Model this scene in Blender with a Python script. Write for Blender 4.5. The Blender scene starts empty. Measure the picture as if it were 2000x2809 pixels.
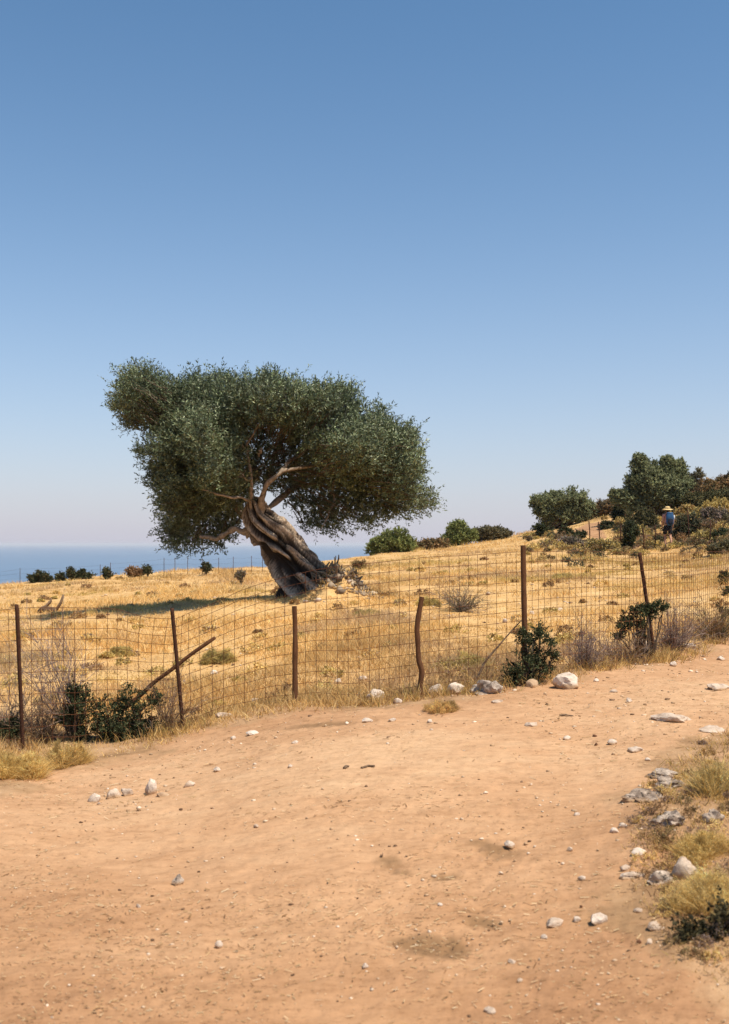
import bpy, math, random
import numpy as np
from mathutils import Vector

# ------------------------------------------------------------------ camera, sky, sun
scene = bpy.context.scene
COL = scene.collection
FPX, PW, PH, HOR = 2917.0, 2000.0, 2809.0, 1491.5     # focal length and frame in photograph pixels, sea horizon row

cam_data = bpy.data.cameras.new("camera")
cam = bpy.data.objects.new("camera", cam_data)
COL.objects.link(cam)
cam.location = (0, 0, 0)
cam.rotation_euler = (math.radians(90), 0, 0)
cam_data.sensor_fit = 'VERTICAL'
cam_data.sensor_height = 36.0
cam_data.lens = FPX / PH * 36.0
cam_data.shift_y = (HOR - PH / 2) / PH
cam_data.clip_start = 0.1
cam_data.clip_end = 120000
cam_data.dof.use_dof = True
cam_data.dof.focus_distance = 14.0
cam_data.dof.aperture_fstop = 4.0
scene.camera = cam

SUN_TO = Vector((0.38, -0.28, 0.88)).normalized()      # towards the sun
sun_data = bpy.data.lights.new("sun", 'SUN')
sun_data.energy = 5.0
sun_data.angle = math.radians(0.55)
sun_data.color = (1.0, 0.91, 0.78)
sun = bpy.data.objects.new("sun", sun_data)
sun.rotation_euler = (-SUN_TO).to_track_quat('-Z', 'Y').to_euler()
COL.objects.link(sun)

world = bpy.data.worlds.new("World")
scene.world = world
world.use_nodes = True
wn, wl = world.node_tree.nodes, world.node_tree.links
wn.clear()
w_out = wn.new('ShaderNodeOutputWorld')
w_bg = wn.new('ShaderNodeBackground')
sky = wn.new('ShaderNodeTexSky')
sky.sky_type = 'NISHITA'
sky.sun_disc = False
sky.sun_elevation = math.asin(SUN_TO.z)
sky.sun_rotation = math.atan2(SUN_TO.x, SUN_TO.y)
sky.altitude = 800
sky.air_density = 0.95
sky.dust_density = 0.5
sky.ozone_density = 2.0
w_bg.inputs['Strength'].default_value = 0.115
# pale sea haze low over the whole horizon
w_tc = wn.new('ShaderNodeTexCoord')
w_sep = wn.new('ShaderNodeSeparateXYZ')
wl.new(w_tc.outputs['Generated'], w_sep.inputs[0])
w_abs = wn.new('ShaderNodeMath')
w_abs.operation = 'MAXIMUM'
w_abs.inputs[1].default_value = 0.0
wl.new(w_sep.outputs[2], w_abs.inputs[0])
w_mul = wn.new('ShaderNodeMath')
w_mul.operation = 'MULTIPLY'
w_mul.inputs[1].default_value = -6.0
wl.new(w_abs.outputs[0], w_mul.inputs[0])
w_exp = wn.new('ShaderNodeMath')
w_exp.operation = 'EXPONENT'
wl.new(w_mul.outputs[0], w_exp.inputs[0])
w_mix = wn.new('ShaderNodeMix')
w_mix.data_type = 'RGBA'
wl.new(w_exp.outputs[0], w_mix.inputs[0])
w_hsv = wn.new('ShaderNodeHueSaturation')
w_hsv.inputs['Hue'].default_value = 0.491
w_hsv.inputs['Saturation'].default_value = 1.2
wl.new(sky.outputs[0], w_hsv.inputs['Color'])
wl.new(w_hsv.outputs[0], w_mix.inputs[6])
w_mix.inputs[7].default_value = (3.95, 3.88, 4.5, 1)
wl.new(w_mix.outputs[2], w_bg.inputs['Color'])
wl.new(w_bg.outputs[0], w_out.inputs[0])

scene.view_settings.view_transform = 'Standard'
scene.view_settings.look = 'None'
scene.view_settings.exposure = 0.35
scene.view_settings.gamma = 1.0
scene.view_settings.use_curve_mapping = False
scene.cycles.max_bounces = 6
scene.cycles.transparent_max_bounces = 4

# ------------------------------------------------------------------ helpers
R = np.random.default_rng(7)


def hash3(i, j, k, seed):
    h = (i.astype(np.int64) * 374761393 + j.astype(np.int64) * 668265263 + k.astype(np.int64) * 2147483647 + seed * 974634777) & 0x7fffffff
    h = ((h ^ (h >> 13)) * 1274126177) & 0x7fffffff
    h = ((h ^ (h >> 16)) * 2246822519) & 0x7fffffff
    return (h & 0xffff) / 32767.5 - 1.0


def vnoise(p, seed=0):
    p = np.asarray(p, float)
    i = np.floor(p).astype(np.int64)
    f = p - i
    f = f * f * (3 - 2 * f)
    o = 0
    for a in (0, 1):
        wa = f[:, 0] if a else 1 - f[:, 0]
        for b in (0, 1):
            wb = f[:, 1] if b else 1 - f[:, 1]
            for c in (0, 1):
                wc = f[:, 2] if c else 1 - f[:, 2]
                o = o + wa * wb * wc * hash3(i[:, 0] + a, i[:, 1] + b, i[:, 2] + c, seed)
    return o


def fbm(p, octaves=4, seed=0, gain=0.5):
    p = np.asarray(p, float)
    o, amp = 0, 1.0
    for q in range(octaves):
        o = o + amp * vnoise(p * (2.03 ** q) + 17.3 * q, seed + q)
        amp *= gain
    return o


def p2(x, y, s=1.0):
    return np.stack([np.asarray(x) * s, np.asarray(y) * s, np.zeros_like(np.asarray(x, float))], 1)


def norm(v):
    return v / np.maximum(np.linalg.norm(v, axis=-1, keepdims=True), 1e-9)


def smooth(a, b, x):
    t = np.clip((x - a) / (b - a), 0, 1)
    return t * t * (3 - 2 * t)


def at(px, py, Y):
    """photo pixel + distance -> a place (camera at the origin, level)"""
    return np.array([(px - 1000.0) / FPX * Y, Y, -(py - HOR) / FPX * Y])


def mesh_obj(name, verts, faces, mat, parent=None, loc=None, smooth_shade=False, cols=None, attrs=None):
    """verts Nx3 in place coordinates; faces MxK array, or list of arrays of different K"""
    me = bpy.data.meshes.new(name)
    verts = np.asarray(verts, np.float32)
    loc = np.zeros(3) if loc is None else np.asarray(loc, float)
    v = (verts - loc.astype(np.float32)).astype(np.float32)
    fl = faces if isinstance(faces, list) else [faces]
    fl = [np.asarray(f, np.int32) for f in fl if len(f)]
    nloop = sum(f.size for f in fl)
    npoly = sum(len(f) for f in fl)
    me.vertices.add(len(v))
    me.vertices.foreach_set('co', v.ravel())
    me.loops.add(nloop)
    me.loops.foreach_set('vertex_index', np.concatenate([f.ravel() for f in fl]))
    me.polygons.add(npoly)
    tot = np.concatenate([np.full(len(f), f.shape[1], np.int32) for f in fl])
    me.polygons.foreach_set('loop_start', np.concatenate([[0], np.cumsum(tot)[:-1]]).astype(np.int32))
    me.polygons.foreach_set('loop_total', tot)
    if smooth_shade:
        me.polygons.foreach_set('use_smooth', np.ones(npoly, bool))
    me.update(calc_edges=True)
    if cols is not None:
        a = me.attributes.new('col', 'FLOAT_COLOR', 'FACE')
        c = np.ones((npoly, 4), np.float32)
        c[:, :3] = cols
        a.data.foreach_set('color', c.ravel())
    for k, arr in (attrs or {}).items():
        a = me.attributes.new(k, 'FLOAT', 'POINT')
        a.data.foreach_set('value', np.asarray(arr, np.float32))
    if mat is not None:
        me.materials.append(mat)
    o = bpy.data.objects.new(name, me)
    COL.objects.link(o)
    if parent is not None:
        o.parent = parent
    else:
        o.location = loc
    return o


def tag(o, label, cat, group=None):
    o['label'] = label
    o['category'] = cat
    if group:
        o['group'] = group
    return o


def thing(name, loc, label, cat, group=None):
    e = bpy.data.objects.new(name, None)
    e.empty_display_size = 0.2
    e.location = loc
    COL.objects.link(e)
    return tag(e, label, cat, group)


class Geo:
    """collects vertices and faces (tris / quads)"""
    def __init__(self):
        self.v, self.q, self.t, self.n = [], [], [], 0
        self.cq, self.ct = [], []

    def add(self, v, q=None, t=None, cq=None, ct=None):
        v = np.asarray(v, float)
        if q is not None and len(q):
            self.q.append(np.asarray(q) + self.n)
            if cq is not None:
                self.cq.append(np.broadcast_to(cq, (len(q), 3)))
        if t is not None and len(t):
            self.t.append(np.asarray(t) + self.n)
            if ct is not None:
                self.ct.append(np.broadcast_to(ct, (len(t), 3)))
        self.v.append(v)
        self.n += len(v)

    def tube(self, pts, rad, k=6, cap=True, col=None):
        pts = np.asarray(pts, float)
        n = len(pts)
        rad = np.broadcast_to(np.asarray(rad, float), (n,))
        tan = np.gradient(pts, axis=0)
        tan = norm(tan)
        ref = np.array([0.31, 0.93, 0.17]) if abs(tan[:, 2]).mean() > 0.5 else np.array([0.05, 0.11, 1.0])
        a = norm(np.cross(tan, ref))
        b = np.cross(tan, a)
        th = np.arange(k) / k * 2 * np.pi
        ring = pts[:, None] + rad[:, None, None] * (np.cos(th)[None, :, None] * a[:, None] + np.sin(th)[None, :, None] * b[:, None])
        v = ring.reshape(-1, 3)
        i = np.arange(n - 1)[:, None] * k
        j = np.arange(k)[None]
        q = np.stack([i + j, i + (j + 1) % k, i + k + (j + 1) % k, i + k + j], -1).reshape(-1, 4)
        t = None
        if cap:
            v = np.concatenate([v, pts[:1], pts[-1:]])
            c0, c1 = n * k, n * k + 1
            j = np.arange(k)
            t = np.concatenate([np.stack([np.full(k, c0), (j + 1) % k, j], 1),
                                np.stack([np.full(k, c1), (n - 1) * k + j, (n - 1) * k + (j + 1) % k], 1)])
        self.add(v, q, t, cq=col, ct=col)

    def build(self, name, mat, parent=None, loc=None, smooth_shade=False):
        v = np.concatenate(self.v)
        fs, cs = [], []
        if self.q:
            fs.append(np.concatenate(self.q))
            if self.cq:
                cs.append(np.concatenate(self.cq))
        if self.t:
            fs.append(np.concatenate(self.t))
            if self.ct:
                cs.append(np.concatenate(self.ct))
        cols = np.concatenate(cs) if cs else None
        return mesh_obj(name, v, fs, mat, parent, loc, smooth_shade, cols)


# ------------------------------------------------------------------ materials
def new_mat(name):
    m = bpy.data.materials.new(name)
    m.use_nodes = True
    nt = m.node_tree
    nt.nodes.clear()
    out = nt.nodes.new('ShaderNodeOutputMaterial')
    return m, nt, nt.nodes, nt.links, out


def ramp(n, l, fac, stops):
    r = n.new('ShaderNodeValToRGB')
    e = r.color_ramp.elements
    while len(e) < len(stops):
        e.new(0.5)
    for k, (p, c) in enumerate(stops):
        e[k].position = p
        e[k].color = (*c, 1)
    l.new(fac, r.inputs[0])
    return r.outputs[0]


def noise(n, l, vec, scale, detail=4, rough=0.6):
    t = n.new('ShaderNodeTexNoise')
    t.inputs['Scale'].default_value = scale
    t.inputs['Detail'].default_value = detail
    t.inputs['Roughness'].default_value = rough
    if vec is not None:
        l.new(vec, t.inputs['Vector'])
    return t.outputs['Fac']


def mixc(n, l, fac, a, b, mode='MIX'):
    m = n.new('ShaderNodeMix')
    m.data_type = 'RGBA'
    m.blend_type = mode
    for sock, val in ((m.inputs[0], fac), (m.inputs[6], a), (m.inputs[7], b)):
        if hasattr(val, 'is_linked'):
            l.new(val, sock)
        elif isinstance(val, (int, float)):
            sock.default_value = val
        else:
            sock.default_value = (*val, 1)
    return m.outputs[2]


def math_node(n, l, op, a, b=None, c=None):
    m = n.new('ShaderNodeMath')
    m.operation = op
    for k, v in enumerate((a, b, c)):
        if v is None:
            continue
        if hasattr(v, 'is_linked'):
            l.new(v, m.inputs[k])
        else:
            m.inputs[k].default_value = v
    return m.outputs[0]


def attr(n, name):
    a = n.new('ShaderNodeAttribute')
    a.attribute_name = name
    return a


def leaf_mat(name, translucent=0.25, rough=0.55, under=None, spec=0.3):
    m, nt, n, l, out = new_mat(name)
    c = attr(n, 'col').outputs['Color']
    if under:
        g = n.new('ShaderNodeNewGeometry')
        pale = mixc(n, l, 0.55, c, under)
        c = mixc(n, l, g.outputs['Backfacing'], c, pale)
    p = n.new('ShaderNodeBsdfPrincipled')
    p.inputs['Roughness'].default_value = rough
    p.inputs['Specular IOR Level'].default_value = spec
    l.new(c, p.inputs['Base Color'])
    t = n.new('ShaderNodeBsdfTranslucent')
    l.new(c, t.inputs['Color'])
    mx = n.new('ShaderNodeMixShader')
    mx.inputs[0].default_value = translucent
    l.new(p.outputs[0], mx.inputs[1])
    l.new(t.outputs[0], mx.inputs[2])
    l.new(mx.outputs[0], out.inputs[0])
    return m


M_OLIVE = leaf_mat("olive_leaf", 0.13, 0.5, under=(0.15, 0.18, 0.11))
M_LEAF = leaf_mat("shrub_leaf", 0.25, 0.75, spec=0.15)
M_STRAW = leaf_mat("dry_straw", 0.45, 0.75, spec=0.1)
M_TWIG = leaf_mat("dry_twig", 0.0, 0.85, spec=0.1)


def simple_mat(name, c1, c2, scale=8, rough=0.85, bump=0.3, bscale=30, spec=0.2, coords='Object', stretch=None):
    m, nt, n, l, out = new_mat(name)
    tc = n.new('ShaderNodeTexCoord')
    vec = tc.outputs[coords]
    if stretch:
        mp = n.new('ShaderNodeMapping')
        mp.inputs['Scale'].default_value = stretch
        l.new(vec, mp.inputs[0])
        vec = mp.outputs[0]
    c = ramp(n, l, noise(n, l, vec, scale, 6, 0.65), [(0.3, c1), (0.7, c2)])
    p = n.new('ShaderNodeBsdfPrincipled')
    p.inputs['Roughness'].default_value = rough
    p.inputs['Specular IOR Level'].default_value = spec
    l.new(c, p.inputs['Base Color'])
    if bump:
        b = n.new('ShaderNodeBump')
        b.inputs['Strength'].default_value = bump
        b.inputs['Distance'].default_value = 0.02
        l.new(noise(n, l, vec, bscale, 5, 0.7), b.inputs['Height'])
        l.new(b.outputs[0], p.inputs['Normal'])
    l.new(p.outputs[0], out.inputs[0])
    return m


M_RUST = simple_mat("rusty_iron", (0.035, 0.015, 0.009), (0.085, 0.036, 0.018), 30, 0.9, 0.4, 120)
M_WIRE = simple_mat("rusty_wire", (0.085, 0.032, 0.013), (0.19, 0.072, 0.028), 12, 0.8, 0)
M_POST = simple_mat("weathered_post", (0.075, 0.032, 0.014), (0.17, 0.078, 0.034), 9, 0.9, 0.5, 60, stretch=(6, 6, 1))
M_STICK = simple_mat("dead_wood", (0.10, 0.06, 0.035), (0.24, 0.16, 0.10), 14, 0.9, 0.4, 60)


def bark_mat():
    m, nt, n, l, out = new_mat("olive_bark")
    tc = n.new('ShaderNodeTexCoord')
    big = noise(n, l, tc.outputs['Object'], 3.2, 6, 0.7)
    fine = noise(n, l, tc.outputs['Object'], 26, 6, 0.75)
    f = math_node(n, l, 'ADD', math_node(n, l, 'MULTIPLY', big, 0.6), math_node(n, l, 'MULTIPLY', fine, 0.4))
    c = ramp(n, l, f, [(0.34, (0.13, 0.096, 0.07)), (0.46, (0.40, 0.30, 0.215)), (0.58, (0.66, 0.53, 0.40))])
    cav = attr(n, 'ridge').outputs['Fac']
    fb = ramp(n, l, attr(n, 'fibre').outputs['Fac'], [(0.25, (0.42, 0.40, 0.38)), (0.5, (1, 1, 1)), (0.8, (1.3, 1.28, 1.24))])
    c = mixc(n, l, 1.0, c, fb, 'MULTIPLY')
    c = mixc(n, l, cav, (0.055, 0.041, 0.031), c)  # shade painted into creases and hollows, lit crests kept pale
    p = n.new('ShaderNodeBsdfPrincipled')
    p.inputs['Roughness'].default_value = 0.9
    p.inputs['Specular IOR Level'].default_value = 0.15
    l.new(c, p.inputs['Base Color'])
    b = n.new('ShaderNodeBump')
    b.inputs['Strength'].default_value = 1.0
    b.inputs['Distance'].default_value = 0.06
    l.new(fine, b.inputs['Height'])
    l.new(b.outputs[0], p.inputs['Normal'])
    l.new(p.outputs[0], out.inputs[0])
    return m


M_BARK = bark_mat()
M_BRANCH = simple_mat("olive_branch", (0.12, 0.09, 0.066), (0.46, 0.36, 0.27), 14, 0.9, 0.9, 40)


def rock_mat(name, pale, mid, dark, dirt=(0.40, 0.24, 0.12), lichen=0.5):
    m, nt, n, l, out = new_mat(name)
    tc = n.new('ShaderNodeTexCoord')
    oi = n.new('ShaderNodeObjectInfo')
    add = n.new('ShaderNodeVectorMath')
    add.operation = 'ADD'
    l.new(tc.outputs['Object'], add.inputs[0])
    l.new(oi.outputs['Location'], add.inputs[1])
    vec = add.outputs[0]
    f = noise(n, l, vec, 9, 8, 0.7)
    c = ramp(n, l, f, [(0.32, dark), (0.47, mid), (0.62, pale)])
    spots = ramp(n, l, noise(n, l, vec, 38, 4, 0.7), [(0.56, (0, 0, 0)), (0.64, (1, 1, 1))])
    c = mixc(n, l, math_node(n, l, 'MULTIPLY', spots, lichen), c, dark)
    # soil on the lower part of the stone
    sep = n.new('ShaderNodeSeparateXYZ')
    l.new(tc.outputs['Generated'], sep.inputs[0])
    low = math_node(n, l, 'SUBTRACT', math_node(n, l, 'ADD', sep.outputs[2], math_node(n, l, 'MULTIPLY', f, 0.4)), 0.2)
    lo = ramp(n, l, low, [(0.38, (1, 1, 1)), (0.58, (0, 0, 0))])
    c = mixc(n, l, math_node(n, l, 'MULTIPLY', lo, 0.85), c, dirt)
    p = n.new('ShaderNodeBsdfPrincipled')
    p.inputs['Roughness'].default_value = 0.92
    p.inputs['Specular IOR Level'].default_value = 0.15
    l.new(c, p.inputs['Base Color'])
    b = n.new('ShaderNodeBump')
    b.inputs['Strength'].default_value = 0.6
    b.inputs['Distance'].default_value = 0.015
    l.new(noise(n, l, vec, 45, 6, 0.75), b.inputs['Height'])
    l.new(b.outputs[0], p.inputs['Normal'])
    l.new(p.outputs[0], out.inputs[0])
    return m


M_WHITE = rock_mat("white_limestone", (0.68, 0.57, 0.46), (0.57, 0.46, 0.36), (0.33, 0.25, 0.19), lichen=0.35)
M_PALE = rock_mat("pale_stone", (0.60, 0.48, 0.37), (0.50, 0.38, 0.28), (0.30, 0.22, 0.16), lichen=0.25)
M_GREY = rock_mat("grey_lichen_rock", (0.56, 0.47, 0.38), (0.33, 0.265, 0.21), (0.07, 0.058, 0.048), lichen=0.8)
M_TAN = rock_mat("tan_stone", (0.50, 0.35, 0.22), (0.42, 0.28, 0.17), (0.25, 0.15, 0.09), lichen=0.1)


def ground_mat():
    m, nt, n, l, out = new_mat("dry_earth")
    g = n.new('ShaderNodeNewGeometry')
    pos = g.outputs['Position']
    flat = n.new('ShaderNodeMapping')
    flat.inputs['Scale'].default_value = (0.55, 1.0, 1.0)
    l.new(pos, flat.inputs[0])
    big = noise(n, l, pos, 0.45, 5, 0.6)
    mid = noise(n, l, flat.outputs[0], 3.0, 6, 0.65)
    fine = noise(n, l, flat.outputs[0], 42, 5, 0.8)
    grit = noise(n, l, pos, 150, 3, 0.8)
    # trodden path soil
    f = math_node(n, l, 'ADD', math_node(n, l, 'MULTIPLY', big, 0.55), math_node(n, l, 'MULTIPLY', mid, 0.45))
    soil_vignette = attr(n, 'soil_vignette').outputs['Fac']
    path = ramp(n, l, math_node(n, l, 'ADD', f, math_node(n, l, 'MULTIPLY', soil_vignette, 0.2)),
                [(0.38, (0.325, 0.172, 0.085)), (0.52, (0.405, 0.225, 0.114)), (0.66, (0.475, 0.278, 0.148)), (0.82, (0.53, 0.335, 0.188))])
    speck = ramp(n, l, math_node(n, l, 'ADD', math_node(n, l, 'MULTIPLY', fine, 0.6), math_node(n, l, 'MULTIPLY', grit, 0.4)),
                 [(0.30, (0.55, 0.50, 0.46)), (0.48, (1, 1, 1)), (0.60, (1.0, 1.0, 1.0)), (0.72, (1.30, 1.28, 1.22))])
    path = mixc(n, l, 1.0, path, speck, 'MULTIPLY')
    mott = ramp(n, l, noise(n, l, flat.outputs[0], 13, 6, 0.75), [(0.30, (0.80, 0.77, 0.73)), (0.5, (1, 1, 1)), (0.70, (1.14, 1.14, 1.15))])
    path = mixc(n, l, 1.0, path, mott, 'MULTIPLY')
    stain = attr(n, 'stain').outputs['Fac']
    path = mixc(n, l, stain, path, (0.20, 0.115, 0.055))
    # soil between dry grass
    field = ramp(n, l, noise(n, l, pos, 1.1, 6, 0.65), [(0.3, (0.40, 0.23, 0.09)), (0.5, (0.55, 0.34, 0.14)), (0.68, (0.62, 0.41, 0.19))])
    field = mixc(n, l, 1.0, field, speck, 'MULTIPLY')
    verge = ramp(n, l, noise(n, l, pos, 2.3, 6, 0.7), [(0.32, (0.23, 0.135, 0.065)), (0.5, (0.36, 0.215, 0.11)), (0.68, (0.46, 0.29, 0.16))])
    verge = mixc(n, l, 1.0, verge, speck, 'MULTIPLY')
    field = mixc(n, l, attr(n, 'verge').outputs['Fac'], field, verge)
    mask = attr(n, 'path').outputs['Fac']
    mm = math_node(n, l, 'ADD', mask, math_node(n, l, 'MULTIPLY', math_node(n, l, 'SUBTRACT', noise(n, l, pos, 7, 5, 0.7), 0.5), 0.9))
    mf = ramp(n, l, mm, [(0.35, (0, 0, 0)), (0.65, (1, 1, 1))])
    c = mixc(n, l, mf, field, path)
    p = n.new('ShaderNodeBsdfPrincipled')
    p.inputs['Roughness'].default_value = 0.95
    p.inputs['Specular IOR Level'].default_value = 0.1
    l.new(c, p.inputs['Base Color'])
    b = n.new('ShaderNodeBump')
    b.inputs['Strength'].default_value = 0.32
    b.inputs['Distance'].default_value = 0.02
    h = math_node(n, l, 'ADD', fine, math_node(n, l, 'MULTIPLY', grit, 0.35))
    h = math_node(n, l, 'ADD', h, math_node(n, l, 'MULTIPLY', noise(n, l, pos, 11, 4, 0.6), 1.2))
    l.new(h, b.inputs['Height'])
    l.new(b.outputs[0], p.inputs['Normal'])
    l.new(p.outputs[0], out.inputs[0])
    return m


M_GROUND = ground_mat()


def sea_mat():
    m, nt, n, l, out = new_mat("sea_water")
    g = n.new('ShaderNodeNewGeometry')
    mp = n.new('ShaderNodeMapping')
    mp.inputs['Scale'].default_value = (0.0016, 0.004, 1)
    l.new(g.outputs['Position'], mp.inputs[0])
    c = ramp(n, l, noise(n, l, mp.outputs[0], 1.0, 6, 0.6), [(0.35, (0.06, 0.125, 0.21)), (0.65, (0.09, 0.165, 0.26))])
    p = n.new('ShaderNodeBsdfPrincipled')
    p.inputs['Roughness'].default_value = 0.28
    p.inputs['IOR'].default_value = 1.33
    l.new(c, p.inputs['Base Color'])
    mp2 = n.new('ShaderNodeMapping')
    mp2.inputs['Scale'].default_value = (0.05, 0.12, 1)
    l.new(g.outputs['Position'], mp2.inputs[0])
    b = n.new('ShaderNodeBump')
    b.inputs['Strength'].default_value = 1.0
    b.inputs['Distance'].default_value = 1.2
    l.new(noise(n, l, mp2.outputs[0], 1.0, 8, 0.7), b.inputs['Height'])
    l.new(b.outputs[0], p.inputs['Normal'])
    l.new(p.outputs[0], out.inputs[0])
    return m


M_SEA = sea_mat()

# ------------------------------------------------------------------ terrain
CTRL = [  # photo column, photo row, distance
    (0, 2809, 3.54), (1000, 2809, 3.54), (2000, 2809, 3.42),
    (0, 2400, 5.3), (1000, 2400, 4.98), (2000, 2400, 4.56),
    (0, 2130, 8.0), (1000, 2050, 7.85), (2000, 2100, 6.7), (1600, 2050, 7.6), (2000, 1900, 9.7),
    (50, 2045, 9.7), (475, 1998, 9.9), (808, 1930, 10.1), (1150, 1902, 10.1), (1435, 1868, 10.4), (1755, 1814, 12.0), (2000, 1750, 15.0),
    (-900, 2130, 9.3), (-900, 1800, 18), (-900, 1660, 42), (2900, 1760, 13), (2900, 1560, 24), (2900, 1330, 55),
    (0, 1750, 18), (135, 1670, 27), (0, 1604, 42), (400, 1572, 45), (475, 1750, 17), (475, 1652, 26),
    (475, 1680, 20), (650, 1663, 20.5), (650, 1641, 26), (830, 1657, 20.3), (830, 1630, 26), (300, 1692, 20), (300, 1668, 26),
    (830, 1645, 22), (830, 1549, 50), (830, 1760, 15.5), (1150, 1700, 17), (1150, 1600, 28), (1100, 1514, 60), (1250, 1497, 68),
    (1435, 1700, 18), (1435, 1580, 30), (1450, 1459, 72), (1755, 1650, 20), (1755, 1560, 32), (1830, 1496, 47), (1680, 1470, 52),
    (1700, 1402, 68), (2000, 1600, 22), (2000, 1500, 38), (2000, 1410, 50), (2000, 1360, 62),
]


def tps_fit():
    P = np.array([[(c[0] - 1000) / FPX * 4.0, math.log(c[2])] for c in CTRL])
    z = np.array([-(c[1] - HOR) / FPX * c[2] for c in CTRL])
    extra = np.array([[-0.34 * 4, 0.0, -1.62], [0, 0.0, -1.6], [0.34 * 4, 0.0, -1.55]])
    P = np.concatenate([P, extra[:, :2]])
    z = np.concatenate([z, extra[:, 2]])
    n = len(P)
    d = np.linalg.norm(P[:, None] - P[None], axis=-1)
    K = np.where(d > 0, d * d * np.log(np.maximum(d, 1e-9)), 0) + np.eye(n) * 0.002
    Q = np.concatenate([np.ones((n, 1)), P], 1)
    A = np.block([[K, Q], [Q.T, np.zeros((3, 3))]])
    w = np.linalg.solve(A, np.concatenate([z, np.zeros(3)]))
    return P, w


TP, TW = tps_fit()
SKY_S = (np.array([-900, 0, 400, 830, 1100, 1250, 1450, 1700, 2000, 2900]) - 1000) / FPX
SKY_Y = np.array([42, 42, 45, 50, 60, 68, 72, 72, 70, 70.0])


def base_height(x, y):
    x = np.atleast_1d(np.asarray(x, float))
    y = np.atleast_1d(np.asarray(y, float))
    yy = np.maximum(y, 0.9)
    s = np.clip(x / yy, -0.62, 0.62)
    ye = np.minimum(yy, 74)
    P = np.stack([s * 4.0, np.log(ye)], 1)
    z = np.empty(len(x))
    for a in range(0, len(x), 40000):
        p = P[a:a + 40000]
        d = np.linalg.norm(p[:, None] - TP[None], axis=-1)
        U = np.where(d > 0, d * d * np.log(np.maximum(d, 1e-9)), 0)
        z[a:a + 40000] = U @ TW[:-3] + TW[-3] + p @ TW[-2:]
    w = smooth(0.9, 3.0, y) * (1 - smooth(0.6, 1.1, np.abs(x) / np.maximum(y, 0.1)))
    z = z * w + (-1.6) * (1 - w)
    r = np.hypot(x, np.maximum(y, 0))
    y0 = np.interp(s, SKY_S, SKY_Y)
    d = np.maximum(y - y0, 0)
    side = np.maximum(-x - 36, 0)
    z = z - np.minimum(0.07 * d + 0.012 * d * d, 46) - np.minimum(0.02 * side * side, 46)
    return z


def project(x, y, z):
    y = np.maximum(y, 0.3)
    return 1000 + FPX * x / y, HOR - FPX * z / y


def poly_dist(px, py, poly):
    """signed distance to a polygon, positive inside (photo pixels or any 2-d unit)"""
    poly = np.asarray(poly, float)
    px = np.asarray(px, float)
    py = np.asarray(py, float)
    best = np.full(px.shape, 1e18)
    inside = np.zeros(px.shape, bool)
    n = len(poly)
    for k in range(n):
        x0, y0 = poly[k]
        x1, y1 = poly[(k + 1) % n]
        dx, dy = x1 - x0, y1 - y0
        t = np.clip(((px - x0) * dx + (py - y0) * dy) / (dx * dx + dy * dy + 1e-12), 0, 1)
        best = np.minimum(best, (px - x0 - t * dx) ** 2 + (py - y0 - t * dy) ** 2)
        if y1 != y0:
            inside ^= ((y0 > py) != (y1 > py)) & (px < (x1 - x0) * (py - y0) / (y1 - y0) + x0)
    return np.sqrt(best) * np.where(inside, 1, -1)


def plan(points):
    """photo pixels on the ground -> plan positions"""
    return [tuple(ground_at(a, b)[:2]) for a, b in points]


def ground_at(px, py, ymin=1.5, ymax=80):
    Y = np.geomspace(ymin, ymax, 1500)
    z = height((px - 1000) / FPX * Y, Y)
    row = HOR - FPX * z / Y
    hit = np.nonzero(row <= py)[0]
    k = hit[0] if len(hit) else int(np.argmin(row))
    return np.array([(px - 1000) / FPX * Y[k], Y[k], z[k]])


def height(x, y):
    return base_height(x, y)


PATH_EDGE = [(-500, 2330), (0, 2165), (200, 2115), (400, 2062), (600, 2006), (800, 1964), (1000, 1938), (1300, 1905), (1600, 1862), (1800, 1800), (2000, 1752), (2300, 1690)]
BANK_EDGE = [(2300, 1860), (2000, 1985), (1900, 2035), (1800, 2095), (1745, 2180), (1715, 2290), (1715, 2400), (1750, 2520), (1850, 2660), (2000, 2790), (2150, 2990)]
path_plan = plan(PATH_EDGE + BANK_EDGE)
path_plan = path_plan + [(1.2, 1.2), (1.5, -6), (-6, -6), (-6, 4.0)]
HILL_PATH = plan([(1563, 1458), (1607, 1438), (1684, 1424), (1683, 1436), (1655, 1451), (1668, 1475), (1636, 1487), (1607, 1464)])
STAINS = [(1080, 2372, 70, 26), (1350, 2332, 85, 34), (1205, 2590, 130, 38), (1330, 2525, 60, 18), (1215, 2400, 40, 10),
          (1010, 2440, 30, 8), (905, 1985, 120, 8), (1310, 2490, 90, 10)]
stain_plan = []
for (a, b, wa, wb) in STAINS:
    c = ground_at(a, b)
    e = ground_at(a + wa, b)
    f = ground_at(a, b - wb)
    stain_plan.append((c[0], c[1], abs(e[0] - c[0]), abs(f[1] - c[1])))


def path_mask(x, y):
    d = poly_dist(x, y, path_plan)
    wob = 0.35 * fbm(p2(x, y, 1.6), 3, 5)
    m = smooth(-0.5, 0.5, d + wob)
    d2 = poly_dist(x, y, HILL_PATH)
    return np.maximum(m, smooth(-0.25, 0.35, d2))


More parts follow.
